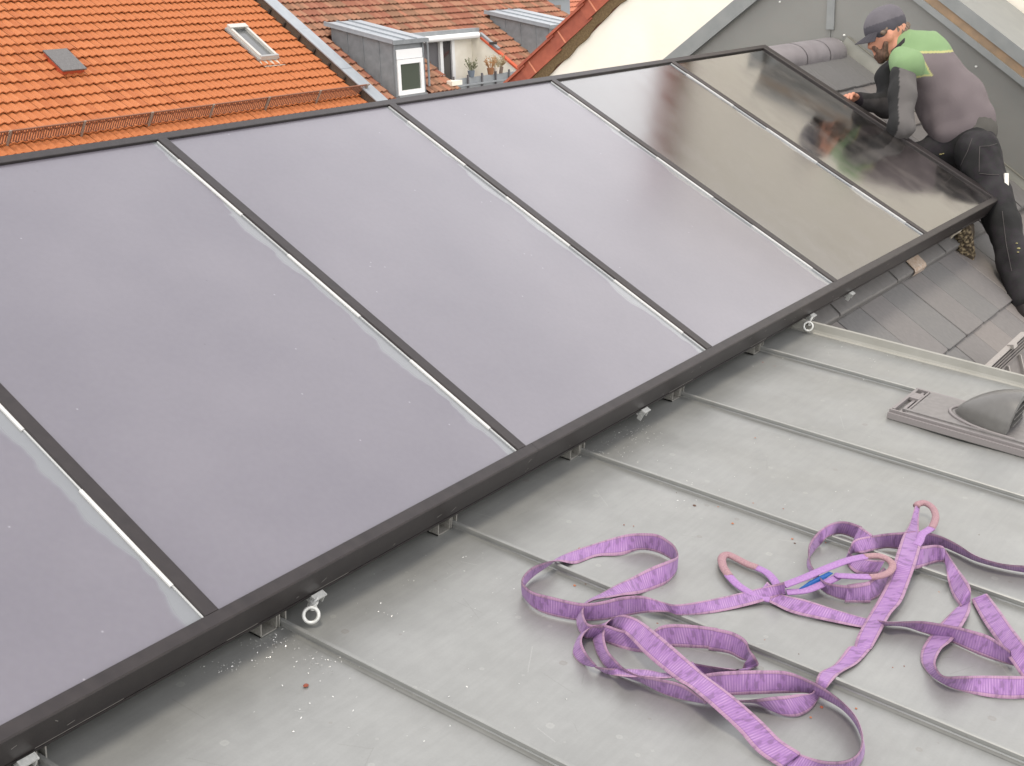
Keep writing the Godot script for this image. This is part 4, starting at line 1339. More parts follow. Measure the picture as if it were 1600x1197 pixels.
func dormer(parent, x0, x1, zf, y_eave, y_back, z_back, has_window):
	var zinc = tmat(noise_tex(121, 0.02, srgb(116, 120, 122), srgb(134, 138, 140)), 0.5, 0.6)
	var lid = tmat(noise_tex(122, 0.02, srgb(136, 142, 148), srgb(154, 160, 164)), 0.45, 0.5)
	var white = mat(srgb(236, 236, 234), 0.4)
	var y_base = far_y(zf) - 0.15
	# body: cheeks and front as one closed prism
	var yb = lerpf(y_eave, y_back, 1.0)
	var st = st_new()
	var f0 = Vector3(x0, y_base, zf); var f1 = Vector3(x1, y_base, zf)
	var g0 = Vector3(x0, y_eave, zf); var g1 = Vector3(x1, y_eave, zf)
	var h0 = Vector3(x0, y_back, z_back); var h1 = Vector3(x1, y_back, z_back)
	var zi = z_back
	var k0 = Vector3(x0, far_y(zi) - 0.3, zi); var k1 = Vector3(x1, far_y(zi) - 0.3, zi)
	quad(st, f0, g0, g1, f1)
	quad(st, f0, k0, h0, g0)
	quad(st, f1, g1, h1, k1)
	quad(st, k0, k1, h1, h0)
	quad(st, g0, h0, h1, g1)
	var body = put("dormer", done(st), zinc, parent)
	# cheek seams
	for i in 3:
		var t = 0.22 + 0.26 * i
		var z = lerpf(zf, z_back, t)
		var yt = lerpf(y_eave, y_back, t)
		put("cheek_seam", slab_mesh(Vector3(x0 - 0.02, far_y(z) - 0.1, z), Vector3(0, yt - far_y(z) + 0.1, 0), Vector3(0, 0, 0.03), Vector3(0.02, 0, 0)), zinc, body)
	# roof slab in three trays with an overhang
	var d = (h0 - g0)
	var up = Vector3(1, 0, 0).cross(d).normalized()
	if up.y < 0: up = -up
	var wtot = x1 - x0 + 0.24
	for i in 3:
		put("dormer_roof", slab_mesh(g0 + Vector3(-0.12 + wtot / 3.0 * i + 0.004, 0, 0) - d.normalized() * 0.12 + up * 0.005, Vector3(wtot / 3.0 - 0.008, 0, 0), d + d.normalized() * 0.3, up * 0.09), lid, body)
		put("roof_rib", slab_mesh(g0 + Vector3(-0.12 + wtot / 3.0 * i, 0, 0) - d.normalized() * 0.12 + up * 0.095, Vector3(0.03, 0, 0), d + d.normalized() * 0.3, up * 0.035), lid, body)
	put("fascia", slab_mesh(g0 + Vector3(-0.125, -0.04, 0.13), Vector3(wtot + 0.01, 0, 0), Vector3(0, 0.12, 0), Vector3(0, 0, 0.02)), zinc, body)
	if has_window:
		var glass = mat(srgb(70, 78, 66), 0.08, 0.0, 0.7)
		put("shutter_box", slab_mesh(Vector3(x0 + 0.1, y_eave - 0.46, zf + 0.01), Vector3(x1 - x0 - 0.2, 0, 0), Vector3(0, 0.27, 0), Vector3(0, 0, 0.05)), white, body)
		window_box(body, "window_frame", Vector3(x0 + 0.1, y_base + 0.16, zf + 0.012), Vector3(x1 - x0 - 0.2, 0, 0), Vector3(0, y_eave - 0.47 - y_base - 0.16, 0), 0.07, 0.13, white, glass)
		put("sill", slab_mesh(Vector3(x0 + 0.05, y_base + 0.10, zf + 0.01), Vector3(x1 - x0 - 0.1, 0, 0), Vector3(0, 0.05, 0), Vector3(0, 0, 0.14)), zinc, body)
		for xx in [x0 + 0.01, x1 - 0.07]:
			put("corner_post", slab_mesh(Vector3(xx, y_base, zf + 0.004), Vector3(0.06, 0, 0), Vector3(0, y_eave - y_base - 0.02, 0), Vector3(0, 0, 0.05)), zinc, body)
		var pipe = []
		for p in [[0.02, -0.02], [0.10, -0.12], [0.10, -0.3], [0.10, -1.3]]: pipe.append(Vector3(x1 + p[0], y_eave + p[1], zf + 0.1))
		put("downpipe", tube(pipe, 0.035, 0.035, 10, Vector3.BACK), zinc, body)
	return body

func build_second_house():
	var root = thing("terrace_house", "house with weathered red roof, zinc dormers and a sunken roof terrace", "house")
	var cols = [srgb(148, 100, 78), srgb(138, 88, 68), srgb(152, 110, 86), srgb(130, 96, 74), srgb(158, 106, 82)]
	var tile = pantile(0.2, 0.37, 4, 0.05)
	rng.seed = 31
	var bas = Basis(Vector3.LEFT, FD, FN)
	var bins = []
	for i in 5:
		var s = SurfaceTool.new()
		s.begin(Mesh.PRIMITIVE_TRIANGLES)
		bins.append(s)
	var nn = FastNoiseLite.new()
	nn.seed = 4
	nn.frequency = 0.5
	for row in 22:
		var z_low = -22.0 - row * 0.34 * 0.829038
		# the roof ends on a hip towards the right
		var x_end = 39.3 if z_low > -24.0 else 39.3 - (-24.0 - z_low) * 0.1
		var x = 25.58
		while x < x_end:
			var p = fp(x + 0.2, z_low, 0) - FD * 0.37
			var in_terrace = x > 29.25 and x < 33.05 and z_low > -24.75 and z_low < -21.0
			var in_d1 = x > 26.35 and x < 27.95 and z_low > -25.0
			if not in_terrace and not in_d1:
				var v = nn.get_noise_2d(x, z_low * 2.0) * 2.2 + rng.randf_range(-0.6, 0.6)
				var b = clampi(int(2.5 + v * 1.6), 0, 4)
				bins[b].append_from(tile, 0, Transform3D(bas, p + FN * rng.randf_range(0, 0.012)))
			x += 0.2
	for i in 5:
		var o = put("roof_tiles", bins[i].commit(), tmat(noise_tex(130 + i, 0.03, cols[i] * 0.93, cols[i] * 1.05), 0.85, 0.9), root)
		o.set_meta("kind", "stuff")
	var deckm = mat(srgb(110, 66, 48), 0.9)
	put("roof_deck", slab_mesh(fp(25.56, -22.0, -0.03), Vector3(3.69, 0, 0), -FD * 8.8, FN * -0.1), deckm, root)
	put("roof_deck", slab_mesh(fp(33.06, -22.0, -0.03), Vector3(6.2, 0, 0), -FD * 8.8, FN * -0.1), deckm, root)
	put("roof_deck", slab_mesh(fp(29.25, -24.74, -0.03), Vector3(3.81, 0, 0), -FD * 5.5, FN * -0.1), deckm, root)
	put("wall", slab_mesh(Vector3(25.7, -9.0, -22.4), Vector3(13.6, 0, 0), Vector3(0, 6.2, 0), Vector3(0, 0, -8.0)), mat(srgb(226, 216, 196), 0.9), root)
	dormer(root, 26.5, 27.85, -22.68, -0.62, -0.16, -25.0, true)
	dormer(root, 34.55, 36.4, -22.80, -0.60, -0.16, -25.2, true)
	# roof terrace cut into the slope
	var cream = tmat(noise_tex(136, 0.02, srgb(226, 220, 204), srgb(238, 233, 220)), 0.9, 0.4)
	var slate = mat(srgb(96, 94, 96), 0.6)
	var zinc = tmat(noise_tex(137, 0.02, srgb(126, 130, 132), srgb(146, 150, 152)), 0.45, 0.5)
	var white = mat(srgb(236, 236, 234), 0.4)
	put("terrace_floor", slab_mesh(Vector3(29.25, -2.75, -24.9), Vector3(3.8, 0, 0), Vector3(0, 0.1, 0), Vector3(0, 0, 2.6)), slate, root)
	put("terrace_side", poly_x([Vector2(-24.9, far_y(-24.9) + 0.0), Vector2(-22.3, far_y(-22.3)), Vector2(-22.3, -2.75), Vector2(-24.9, -2.75)], 33.02, 0.08), cream, root)
	put("terrace_side", poly_x([Vector2(-24.9, far_y(-24.9) - 0.02), Vector2(-22.3, far_y(-22.3) - 0.02), Vector2(-22.3, -2.75), Vector2(-24.9, -2.75)], 29.24, -0.08), cream, root)
	put("terrace_back", slab_mesh(Vector3(29.25, -2.75, -24.86), Vector3(2.72, 0, 0), Vector3(0, 2.2, 0), Vector3(0, 0, -0.1)), slate, root)
	put("terrace_back", slab_mesh(Vector3(31.97, -2.75, -24.86), Vector3(1.06, 0, 0), Vector3(0, 2.2, 0), Vector3(0, 0, -0.1)), cream, root)
	window_box(root, "terrace_door", Vector3(31.22, -2.65, -24.855), Vector3(0.76, 0, 0), Vector3(0, 1.95, 0), 0.09, 0.15, white, mat(srgb(54, 50, 52), 0.1, 0.0, 0.7))
	put("wall_lamp", slab_mesh(Vector3(32.98, -1.05, -24.1), Vector3(0.04, 0, 0), Vector3(0, 0.08, 0), Vector3(0, 0, 0.3)), mat(srgb(60, 56, 52), 0.6), root)
	put("terrace_header", slab_mesh(Vector3(29.2, -0.66, -24.88), Vector3(3.9, 0, 0), Vector3(0, 0.14, 0), Vector3(0, 0, 0.3)), zinc, root)
	put("header_end", slab_mesh(fp(33.05, -24.62, 0.06), Vector3(0.14, 0, 0), FD * 0.9, FN * 0.08), zinc, root)
	put("red_verge", slab_mesh(fp(32.99, -24.5, 0.01), Vector3(0.16, 0, 0), FD * 2.6, FN * 0.06), mat(srgb(186, 86, 56), 0.8), root)
	var aw = []
	for i in 5: aw.append(Vector3(29.7 + 3.2 * i / 4.0, -0.74, -24.5))
	put("rolled_awning", tube(aw, 0.10, 0.10, 14, Vector3.UP), white, root)
	# balustrade of sheet metal with posts
	put("balustrade", slab_mesh(Vector3(29.4, -2.75, -22.92), Vector3(3.8, 0, 0), Vector3(0, 0.88, 0), Vector3(0, 0, 0.05)), zinc, root)
	for i in 6: put("balustrade_post", slab_mesh(Vector3(29.4 + 0.72 * i, -2.4, -22.86), Vector3(0.05, 0, 0), Vector3(0, 0.62, 0), Vector3(0, 0, 0.05)), slate, root)
	put("hand_rail", slab_mesh(Vector3(29.3, -2.10, -22.82), Vector3(4.4, 0, 0), Vector3(0, 0.05, 0), Vector3(0, 0, 0.05)), zinc, root)
	put("stone_cap", slab_mesh(Vector3(29.05, -2.02, -23.1), Vector3(0.5, 0, 0), Vector3(0, 0.14, 0), Vector3(0, 0, 0.5)), cream, root)
	# pots with dry plants on the balustrade
	var potc = [mat(srgb(120, 104, 92), 0.8), mat(srgb(150, 104, 70), 0.8), mat(srgb(214, 204, 190), 0.8), mat(srgb(110, 120, 130), 0.7)]
	var names = ["grey flower pot with dry stalks on the roof terrace balustrade", "terracotta flower pot with twigs on the roof terrace balustrade", "pale flower pot on the roof terrace balustrade", "bluish flower pot with grasses on the roof terrace balustrade"]
	for i in 4:
		var t = thing("flower_pot", names[i], "flower pot")
		var cx = [31.9, 31.4, 31.7, 30.4][i]
		var cy = CylinderMesh.new()
		cy.top_radius = 0.12
		cy.bottom_radius = 0.085
		cy.height = 0.2
		cy.radial_segments = 14
		put("pot", cy, potc[i], t, Transform3D(Basis(), Vector3(cx, -1.77, -22.9)))
		var st = st_new()
		for k in 26:
			var a = rng.randf() * TAU
			var b = Vector3(cx + cos(a) * 0.05, -1.68, -22.9 + sin(a) * 0.05)
			var e = b + Vector3(cos(a) * rng.randf_range(0.05, 0.24), rng.randf_range(0.12, 0.42), sin(a) * 0.16)
			slab(st, b, e - b, Vector3(0.008, 0, 0), Vector3(0, 0, 0.008))
			for q in 4:
				var p = b.lerp(e, 0.4 + 0.15 * q)
				slab(st, p, Vector3(rng.randf_range(-0.06, 0.06), 0.03, rng.randf_range(-0.05, 0.05)), Vector3(0.012, 0.02, 0), Vector3(0, 0.003, 0.004))
		put("plant", done(st), [mat(srgb(150, 130, 96), 0.9), mat(srgb(170, 130, 90), 0.9), mat(srgb(180, 168, 140), 0.9), mat(srgb(110, 112, 86), 0.9)][i], t)

func build_far_house():
	var root = thing("far_house", "distant house with red roof and grey dormer behind the red verge", "house")
	var tile = pantile(0.25, 0.42, 3, 0.05)
	var s = SurfaceTool.new()
	s.begin(Mesh.PRIMITIVE_TRIANGLES)
	var d = Vector3(0, -0.6, 0.8)
	var n = Vector3(0, 0.8, 0.6)
	for row in 22:
		for c in 40:
			s.append_from(tile, 0, Transform3D(Basis(Vector3.LEFT, d, n), Vector3(51.25 + c * 0.25, -4.0, -31.0) - d * (row * 0.38)))
	var o = put("roof_tiles", s.commit(), tmat(noise_tex(141, 0.03, srgb(168, 100, 76), srgb(188, 120, 92)), 0.85, 0.5), root)
	o.set_meta("kind", "stuff")
	put("roof_deck", slab_mesh(Vector3(50.9, -4.05, -31.0), Vector3(10.2, 0, 0), -d * 8.6, -n * 0.1), mat(srgb(120, 70, 52), 0.9), root)
	put("wall", slab_mesh(Vector3(51.0, -10.0, -31.2), Vector3(10, 0, 0), Vector3(0, 6.1, 0), Vector3(0, 0, -7)), mat(srgb(222, 214, 196), 0.9), root)
	var zinc = mat(srgb(140, 148, 152), 0.5)
	var body = put("dormer", slab_mesh(Vector3(50.2, -3.0, -33.6), Vector3(2.1, 0, 0), Vector3(0, 3.3, 0), Vector3(0, 0, -4.0)), zinc, root)
	put("dormer_roof", slab_mesh(Vector3(50.0, 0.0, -33.4), Vector3(2.5, 0, 0), Vector3(0, 0.14, 0), Vector3(0, 0, -4.2)), mat(srgb(168, 178, 182), 0.5), body)
	window_box(body, "window_frame", Vector3(50.5, -1.1, -33.59), Vector3(0.9, 0, 0), Vector3(0, 0.75, 0), 0.06, 0.12, mat(srgb(130, 110, 96), 0.6), mat(srgb(70, 54, 46), 0.2))

func build_ground():
	var s = st_new()
	quad(s, Vector3(-160, -10.0, 160), Vector3(-160, -10.0, -160), Vector3(160, -10.0, -160), Vector3(160, -10.0, 160))
	var o = put("ground", done(s), tmat(noise_tex(150, 0.02, srgb(86, 84, 80), srgb(108, 106, 100)), 0.95, 0.2), self)
	o.set_meta("kind", "structure")
	# the building that carries the roofs
	var b = thing("main_building", "plastered building below the metal and tiled roofs", "building")
	put("wall", slab_mesh(Vector3(-3.1, -10.0, 2.2), Vector3(GX + 3.05, 0, 0), Vector3(0, 8.0, 0), Vector3(0, 0, -5.6)), mat(srgb(214, 204, 184), 0.9), b)
	put("dormer_front", slab_mesh(Vector3(-3.1, -2.0, 2.35), Vector3(5.78, 0, 0), Vector3(0, 1.42, 0), Vector3(0, 0, -0.2)), mat(srgb(150, 150, 146), 0.6), b)

# ---------------------------------------------------------------- the worker
func build_person():
	var root = thing("person", "worker in cap and green and grey vest bent over the collector's end", "person")
	var lin = func(r, g, b): return srgb(r, g, b).srgb_to_linear()
	var cloth_b = bump_tex(160, 0.06, 2.0)
	var vc = func(rough, bscale):
		var m = StandardMaterial3D.new()
		m.vertex_color_use_as_albedo = true
		m.roughness = rough
		m.uv1_triplanar = true
		m.uv1_world_triplanar = true
		m.uv1_scale = Vector3.ONE * 9.0
		m.normal_enabled = true
		m.normal_texture = cloth_b
		m.normal_scale = bscale
		return m
	var skin_m = vc.call(0.6, 0.15)
	# joints
	var neck = at(1406, 76, 6.59)
	var head = at(1385, 55, 6.59)
	var sh_l = at(1411, 104, 6.40)
	var sh_r = at(1418, 92, 6.78)
	var el_l = at(1409, 196, 6.36)
	var wr_l = at(1380, 232, 6.50)
	var el_r = at(1387, 166, 6.70)
	var wr_r = at(1338, 155, 6.62)
	var chest = at(1442, 112, 6.59)
	var belly = at(1482, 166, 6.57)
	var hips = at(1511, 222, 6.55)
	var hip_s = at(1527, 238, 6.40)
	var kn_s = at(1566, 345, 6.20)
	var an_s = at(1600, 470, 6.00)
	var hip_k = at(1497, 240, 6.70)
	var kn_k = Vector3(5.22, 0.13, -0.48)
	var an_k = Vector3(4.90, -0.15, -0.11)
	# ---- body (skin), one continuous surface: head with face, neck, trunk, limbs, hands
	var fw = (at(1352, 76, 6.57) - at(1392, 62, 6.59)).normalized()      # where the face points
	var side = (at(1380, 60, 6.49) - at(1380, 60, 6.69)).normalized()    # towards us
	var hup = side.cross(fw).normalized()
	if hup.y < 0: hup = -hup
	var hc = at(1386, 56, 6.59)
	var H = func(f, u, s): return hc + fw * f + hup * u + side * s
	var skin = lin.call(196, 138, 112)
	var face_bones = [
		[H.call(-0.02, 0.03, 0.0), 0.088, H.call(0.015, 0.02, 0.0), 0.082, side, 1.18],
		[H.call(0.02, -0.03, 0.0), 0.070, H.call(0.045, -0.075, 0.0), 0.048, side, 1.1],
		[H.call(0.07, 0.005, 0.0), 0.034, H.call(0.072, -0.02, 0.0), 0.032],
		[H.call(0.088, 0.012, 0.0), 0.009, H.call(0.108, -0.024, 0.0), 0.013],
		[H.call(0.084, 0.024, 0.028), 0.010, H.call(0.084, 0.024, -0.028), 0.010],
		[H.call(0.086, -0.048, 0.012), 0.010, H.call(0.086, -0.048, -0.012), 0.010],
		[H.call(0.074, -0.078, 0.0), 0.020, H.call(0.066, -0.09, 0.0), 0.02],
		[H.call(-0.015, 0.018, 0.078), 0.012, H.call(-0.005, -0.022, 0.074), 0.009],
		[H.call(-0.022, 0.0, 0.082), 0.010, H.call(-0.018, -0.012, 0.080), 0.009],
		[H.call(-0.015, 0.018, -0.078), 0.012, H.call(-0.005, -0.022, -0.074), 0.009],
		[H.call(-0.03, -0.05, 0), 0.058, neck, 0.062], [neck, 0.062, chest, 0.09]]
	put("head", blob(face_bones, 0.006, 0.018, 0.0, 1.0, func(_p): return skin), skin_m, root)
	var body_bones = [[neck, 0.06, chest, 0.11], [chest, 0.12, belly, 0.12], [belly, 0.12, hips, 0.12], [sh_l, 0.03, sh_r, 0.03], [sh_l, 0.028, el_l, 0.03], [el_l, 0.03, wr_l, 0.026], [sh_r, 0.03, el_r, 0.038], [el_r, 0.036, wr_r, 0.027], [hip_s, 0.08, kn_s, 0.055], [kn_s, 0.055, an_s, 0.04], [hip_k, 0.08, kn_k, 0.05], [kn_k, 0.05, an_k, 0.038]]
	put("body", blob(body_bones, 0.014, 0.04, 0.0, 1.0, func(_p): return skin), skin_m, root)
	# right hand on the frame's edge: palm, four fingers, thumb
	var pd = (at(1316, 147, 6.52) - wr_r).normalized()
	var ps = hup - pd * hup.dot(pd)
	ps = ps.normalized()
	var pu = pd.cross(ps).normalized()
	var hand = [[wr_r, 0.027, wr_r + pd * 0.05, 0.024, ps, 1.3]]
	for k in 4:
		var o = wr_r + pd * 0.05 + pu * (0.030 - 0.020 * k)
		var b1 = o + pd * (0.036 - 0.003 * abs(k - 1.3)) + ps * 0.004
		var b2 = b1 + pd * 0.022 - ps * 0.014
		var b3 = b2 + pd * 0.008 - ps * 0.018
		hand.append([wr_r + pd * 0.03 + pu * (0.022 - 0.015 * k), 0.012, o, 0.0098])
		hand.append([o, 0.0095, b1, 0.0086])
		hand.append([b1, 0.0086, b2, 0.008])
		hand.append([b2, 0.008, b3, 0.0072])
	hand.append([wr_r + pd * 0.01 + pu * 0.02, 0.014, wr_r + pd * 0.03 + pu * 0.05 + ps * -0.012, 0.0105])
	hand.append([wr_r + pd * 0.03 + pu * 0.05 + ps * -0.012, 0.0105, wr_r + pd * 0.058 + pu * 0.056 + ps * -0.024, 0.009])
	put("hand", blob(hand, 0.004, 0.008, 0.0, 1.0, func(_p): return skin), skin_m, root)
	var hand2 = [[wr_l, 0.027, wr_l + Vector3(-0.05, -0.03, -0.03), 0.024]]
	for k in 4:
		var o = wr_l + Vector3(-0.05, -0.03, -0.03) + side * (0.026 - 0.018 * k)
		hand2.append([o, 0.0095, o + Vector3(-0.03, -0.02, -0.02), 0.0085])
		hand2.append([o + Vector3(-0.03, -0.02, -0.02), 0.0085, o + Vector3(-0.035, -0.045, -0.02), 0.0075])
	hand2.append([wr_l + side * 0.02, 0.013, wr_l + side * 0.045 + Vector3(-0.03, -0.02, -0.02), 0.0095])
	put("hand", blob(hand2, 0.005, 0.008, 0.0, 1.0, func(_p): return skin), skin_m, root)
	# ---- hair and beard
	var hair_m = vc.call(0.85, 0.9)
	var hairc = lin.call(84, 66, 54)
	var grayc = lin.call(122, 108, 96)
	var hcol = func(p): return hairc.lerp(grayc, 0.5 + 0.5 * sin(p.x * 310.0 + p.y * 170.0))
	put("hair", blob([[H.call(-0.062, 0.02, 0.05), 0.034, H.call(-0.070, -0.03, 0.03), 0.028], [H.call(-0.098, 0.01, 0.0), 0.036, H.call(-0.088, -0.045, 0.0), 0.032], [H.call(-0.09, 0.0, 0.035), 0.034, H.call(-0.08, -0.04, 0.03), 0.03], [H.call(-0.062, 0.02, -0.05), 0.034, H.call(-0.070, -0.03, -0.03), 0.028], [H.call(-0.02, 0.04, 0.074), 0.016, H.call(0.018, 0.022, 0.072), 0.012]], 0.005, 0.015, 0.010, 38.0, hcol, 3), hair_m, root)
	var bc = lin.call(104, 78, 64)
	put("beard", blob([[H.call(0.018, -0.035, 0.066), 0.013, H.call(0.042, -0.082, 0.036), 0.02], [H.call(0.018, -0.035, -0.066), 0.013, H.call(0.042, -0.082, -0.036), 0.02], [H.call(0.05, -0.092, 0.028), 0.026, H.call(0.05, -0.092, -0.028), 0.026], [H.call(0.076, -0.084, 0.0), 0.024, H.call(0.07, -0.108, 0.0), 0.02], [H.call(0.088, -0.037, 0.022), 0.0085, H.call(0.088, -0.037, -0.022), 0.0085], [H.call(0.085, -0.04, 0.024), 0.009, H.call(0.062, -0.08, 0.034), 0.012]], 0.005, 0.018, 0.004, 90.0, func(p): return bc.lerp(hairc, 0.5 + 0.5 * sin(p.z * 420.0)), 4), hair_m, root)
	for sd in [0.03, -0.03]:
		var em = SphereMesh.new()
		em.radius = 0.011
		em.height = 0.022
		em.radial_segments = 12
		em.rings = 8
		put("eye", em, mat(srgb(60, 48, 42), 0.2), root, Transform3D(Basis(), H.call(0.082, 0.008, sd)))
	# ---- cap: crown, band, peak
	var cap_m = vc.call(0.85, 0.6)
	var capc = lin.call(94, 90, 95)
	var capd = lin.call(72, 69, 76)
	var crown = [[H.call(-0.025, 0.062, 0.0), 0.090, H.call(0.018, 0.052, 0.0), 0.089, side, 1.1], [H.call(-0.04, 0.085, 0), 0.064, H.call(0.012, 0.094, 0), 0.056]]
	put("cap", blob(crown, 0.006, 0.02, 0.003, 25.0, func(p): return capd if (p - hc).dot(hup) < 0.075 else capc, 5), cap_m, root)
	var pk = st_new()
	var prev = []
	for i in 11:
		var a = lerpf(-1.25, 1.25, i / 10.0)
		var r0 = H.call(0.02 + 0.075 * cos(a), 0.040 - 0.005 * sin(a) * sin(a), 0.080 * sin(a))
		var r1 = H.call(0.02 + 0.165 * cos(a), 0.014 - 0.020 * sin(a) * sin(a), 0.088 * sin(a))
		var r1b = r1 - hup * 0.003
		var r0b = r0 - hup * 0.003
		if prev.size():
			quad(pk, prev[0], r0, r1, prev[1])
			quad(pk, prev[3], prev[2], r1b, r0b)
			quad(pk, prev[1], r1, r1b, prev[2])
		prev = [r0, r1, r1b, r0b]
	put("cap_peak", done(pk), mat(srgb(48, 46, 52), 0.8), root)
	# ---- vest in green and greyish mauve
	var green = lin.call(120, 146, 104)
	var mauve = lin.call(106, 97, 98)
	var pipe = lin.call(168, 166, 112)
	var dk = lin.call(52, 48, 50)
	var y0 = at(1465, 81, 6.44).y
	var a0 = at(1441, 100, 6.47).dot(fw)
	var y1 = at(1433, 119, 6.42).y
	var vest_col = func(p):
		var g = maxf(p.y - y0, minf(p.dot(fw) - a0 + (p.y - y1) * -0.25, p.y - y1))
		if absf(g) < 0.005: return pipe
		return green if g > 0 else mauve
	var vest = [[at(1408, 92, 6.44), 0.060, at(1418, 102, 6.40), 0.080], [sh_l + (chest - sh_l) * 0.18, 0.072, sh_r + (chest - sh_r) * 0.15, 0.074], [at(1447, 88, 6.58), 0.125, at(1450, 112, 6.58), 0.150], [at(1450, 112, 6.58), 0.150, at(1486, 160, 6.57), 0.160], [at(1486, 160, 6.57), 0.160, at(1506, 190, 6.56), 0.155], [at(1476, 190, 6.54), 0.10, at(1480, 205, 6.52), 0.085], [at(1414, 70, 6.59), 0.078, at(1440, 84, 6.59), 0.11]]
	put("vest", blob(vest, 0.0072, 0.05, 0.012, 6.0, vest_col, 6), vc.call(0.9, 0.5), root)
	# collar
	var col = []
	for i in 15:
		var a = lerpf(-PI, PI, i / 14.0)
		var nd = (head - chest).normalized()
		var nx = fw - nd * fw.dot(nd)
		nx = nx.normalized()
		var ny = nd.cross(nx)
		col.append(at(1408, 74, 6.59) - nx * 0.073 * cos(a) + ny * 0.078 * sin(a) + nd * 0.012)
	put("collar", tube(col, 0.007, 0.014, 10, (head - chest).normalized()), mat(srgb(44, 41, 42), 0.9), root)
	# ---- sleeves
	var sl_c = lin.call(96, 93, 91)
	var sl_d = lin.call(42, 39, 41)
	var sl_m = vc.call(0.9, 0.6)
	var fa = (sh_l + el_l) * 0.5
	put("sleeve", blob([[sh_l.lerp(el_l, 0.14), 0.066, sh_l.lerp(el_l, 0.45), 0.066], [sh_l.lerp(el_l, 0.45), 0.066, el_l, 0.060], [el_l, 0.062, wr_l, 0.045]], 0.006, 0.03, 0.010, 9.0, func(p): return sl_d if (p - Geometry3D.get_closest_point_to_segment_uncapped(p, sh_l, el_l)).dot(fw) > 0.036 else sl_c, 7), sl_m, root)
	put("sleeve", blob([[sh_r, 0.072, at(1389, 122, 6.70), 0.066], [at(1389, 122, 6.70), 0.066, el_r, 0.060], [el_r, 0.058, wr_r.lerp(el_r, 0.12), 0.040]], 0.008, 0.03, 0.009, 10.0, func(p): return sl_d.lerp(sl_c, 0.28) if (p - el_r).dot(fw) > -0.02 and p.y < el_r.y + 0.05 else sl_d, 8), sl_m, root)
	put("cuff", blob([[wr_r.lerp(el_r, 0.16), 0.041, wr_r.lerp(el_r, 0.02), 0.037]], 0.006, 0.01, 0.002, 40.0, func(_p): return lin.call(30, 28, 29), 9), sl_m, root)
	# ---- shirt hem under the vest
	put("shirt_hem", blob([[at(1508, 198, 6.56), 0.150, at(1512, 206, 6.56), 0.148]], 0.01, 0.03, 0.004, 20.0, func(_p): return lin.call(78, 76, 72), 10), sl_m, root)
	# ---- trousers
	var tr = lin.call(27, 25, 27)
	var tr2 = lin.call(46, 44, 46)
	var tn = FastNoiseLite.new()
	tn.seed = 2
	tn.frequency = 5.0
	var trc = func(p): return tr.lerp(tr2, clampf(tn.get_noise_3d(p.x, p.y, p.z) * 1.2 + 0.25, 0, 1))
	var trs = [[hips, 0.140, at(1508, 232, 6.58), 0.135], [hip_s, 0.112, kn_s, 0.078], [kn_s, 0.078, kn_s.lerp(an_s, 0.5), 0.074], [kn_s.lerp(an_s, 0.5), 0.074, an_s, 0.066], [hip_k, 0.105, kn_k, 0.075], [kn_k, 0.074, an_k, 0.052], [at(1470, 232, 6.58), 0.10, hips, 0.12]]
	put("trousers", blob(trs, 0.009, 0.04, 0.012, 8.0, trc, 11), vc.call(0.9, 0.6), root)
	# pocket with pale stitching, tag at the pocket, paint specks
	var stitch = mat(srgb(78, 74, 73), 0.9)
	var wn = FastNoiseLite.new()
	wn.seed = 11
	wn.frequency = 8.0
	wn.fractal_octaves = 2
	for ln in [[[1531, 229], [1530, 250], [1530, 271]], [[1530, 271], [1548, 273], [1563, 273]], [[1531, 229], [1546, 228], [1559, 224]], [[1519, 216], [1512, 236], [1504, 252], [1500, 262]], [[1566, 330], [1572, 380], [1582, 430]]]:
		var pts = []
		for i in ln.size() - 1:
			for e in 8:
				var t = e / 8.0
				var h = march(trs, 0.04, lerpf(ln[i][0], ln[i + 1][0], t), lerpf(ln[i][1], ln[i + 1][1], t), wn, 0.012, 5.4)
				if h != null and (pts.is_empty() or h.distance_to(pts[-1]) < 0.1): pts.append(h)
		if pts.size() > 3: put("stitching", tube(pts, 0.0016, 0.0016, 6, CU), stitch, root)
	for sp in [[1470, 241, 0.008], [1474, 240, 0.006], [1592, 388, 0.009], [1589, 380, 0.006], [1591, 394, 0.006]]:
		var h = march(trs, 0.04, sp[0], sp[1], wn, 0.012, 5.4)
		if h != null:
			var sm = SphereMesh.new()
			sm.radius = sp[2]
			sm.height = sp[2] * 0.9
			sm.radial_segments = 8
			sm.rings = 4
			put("paint_spot", sm, mat(srgb(150, 142, 96), 0.8), root, Transform3D(Basis(), h + CF * sp[2] * 0.35))
	var th = march(trs, 0.04, 1562, 280, wn, 0.012, 5.4)
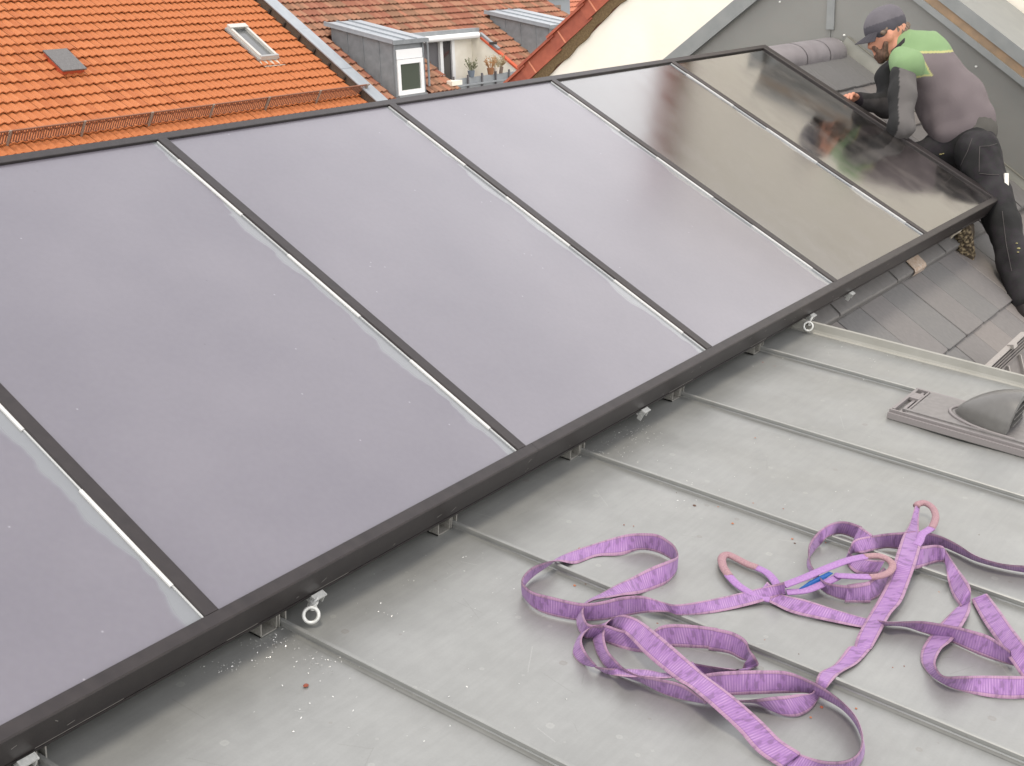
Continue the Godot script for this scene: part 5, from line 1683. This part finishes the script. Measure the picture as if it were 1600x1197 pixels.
	if th != null: put("pocket_tag", slab_mesh(th + CR * 0.025 + CU * 0.03, CR * 0.020, -CU * 0.062, CF * 0.012), mat(srgb(226, 222, 212), 0.6), root)
	# ---- boots
	var bt = lin.call(58, 48, 38)
	var bt2 = lin.call(146, 132, 104)
	var bn = FastNoiseLite.new()
	bn.seed = 14
	bn.frequency = 55.0
	var toe = at(1509, 398, 6.17)
	var heel = at(1506, 362, 6.10)
	var sn = (CAM - toe).normalized()                     # the sole turns towards the camera side
	var shank = (an_k - heel).normalized()
	put("boot", blob([[toe + shank * 0.03, 0.044, heel + shank * 0.035, 0.040], [heel + shank * 0.05, 0.044, an_k, 0.05]], 0.006, 0.03, 0.003, 40.0, func(_p): return bt, 12), vc.call(0.8, 0.4), root)
	var sole_bones = [[toe + sn * 0.012, 0.046, heel + sn * 0.012, 0.040, sn, 3.2]]
	for r in 6:
		for c in 3:
			var q = toe.lerp(heel, (r + 0.2) / 5.6) + CR * (0.026 * (c - 1)) + sn * 0.028
			sole_bones.append([q, 0.008, q + CR * 0.008, 0.007])
	put("boot_sole", blob(sole_bones, 0.004, 0.004, 0.002, 60.0, func(p): return bt.lerp(bt2, clampf(bn.get_noise_3d(p.x, p.y, p.z) * 2.0 + 0.25, 0, 1)), 13), vc.call(0.9, 0.6), root)
	put("lace", tube(smooth_path([at(1484, 373, 6.10), at(1491, 366, 6.08), at(1499, 361, 6.07), at(1506, 352, 6.08)], 5), 0.006, 0.005, 8, CF), mat(srgb(188, 180, 164), 0.8), root)
	put("boot", blob([[an_s + Vector3(0.0, -0.02, 0.0), 0.052, at(1606, 486, 5.98), 0.052], [at(1604, 490, 5.97), 0.046, at(1582, 484, 6.10), 0.036]], 0.007, 0.03, 0.002, 30.0, func(_p): return lin.call(34, 31, 31), 15), vc.call(0.7, 0.4), root)

func _ready():
	rng.seed = 1
	build_view()
	build_ground()
	build_metal_roof()
	build_tiled_roof()
	build_gable()
	build_cream_house()
	build_orange_house()
	build_second_house()
	build_far_house()
	build_collector()
	build_tiled_roof_loose()
	build_slings()
	build_vent_tile()
	build_tile_frame()
	build_person()
	build_debris()
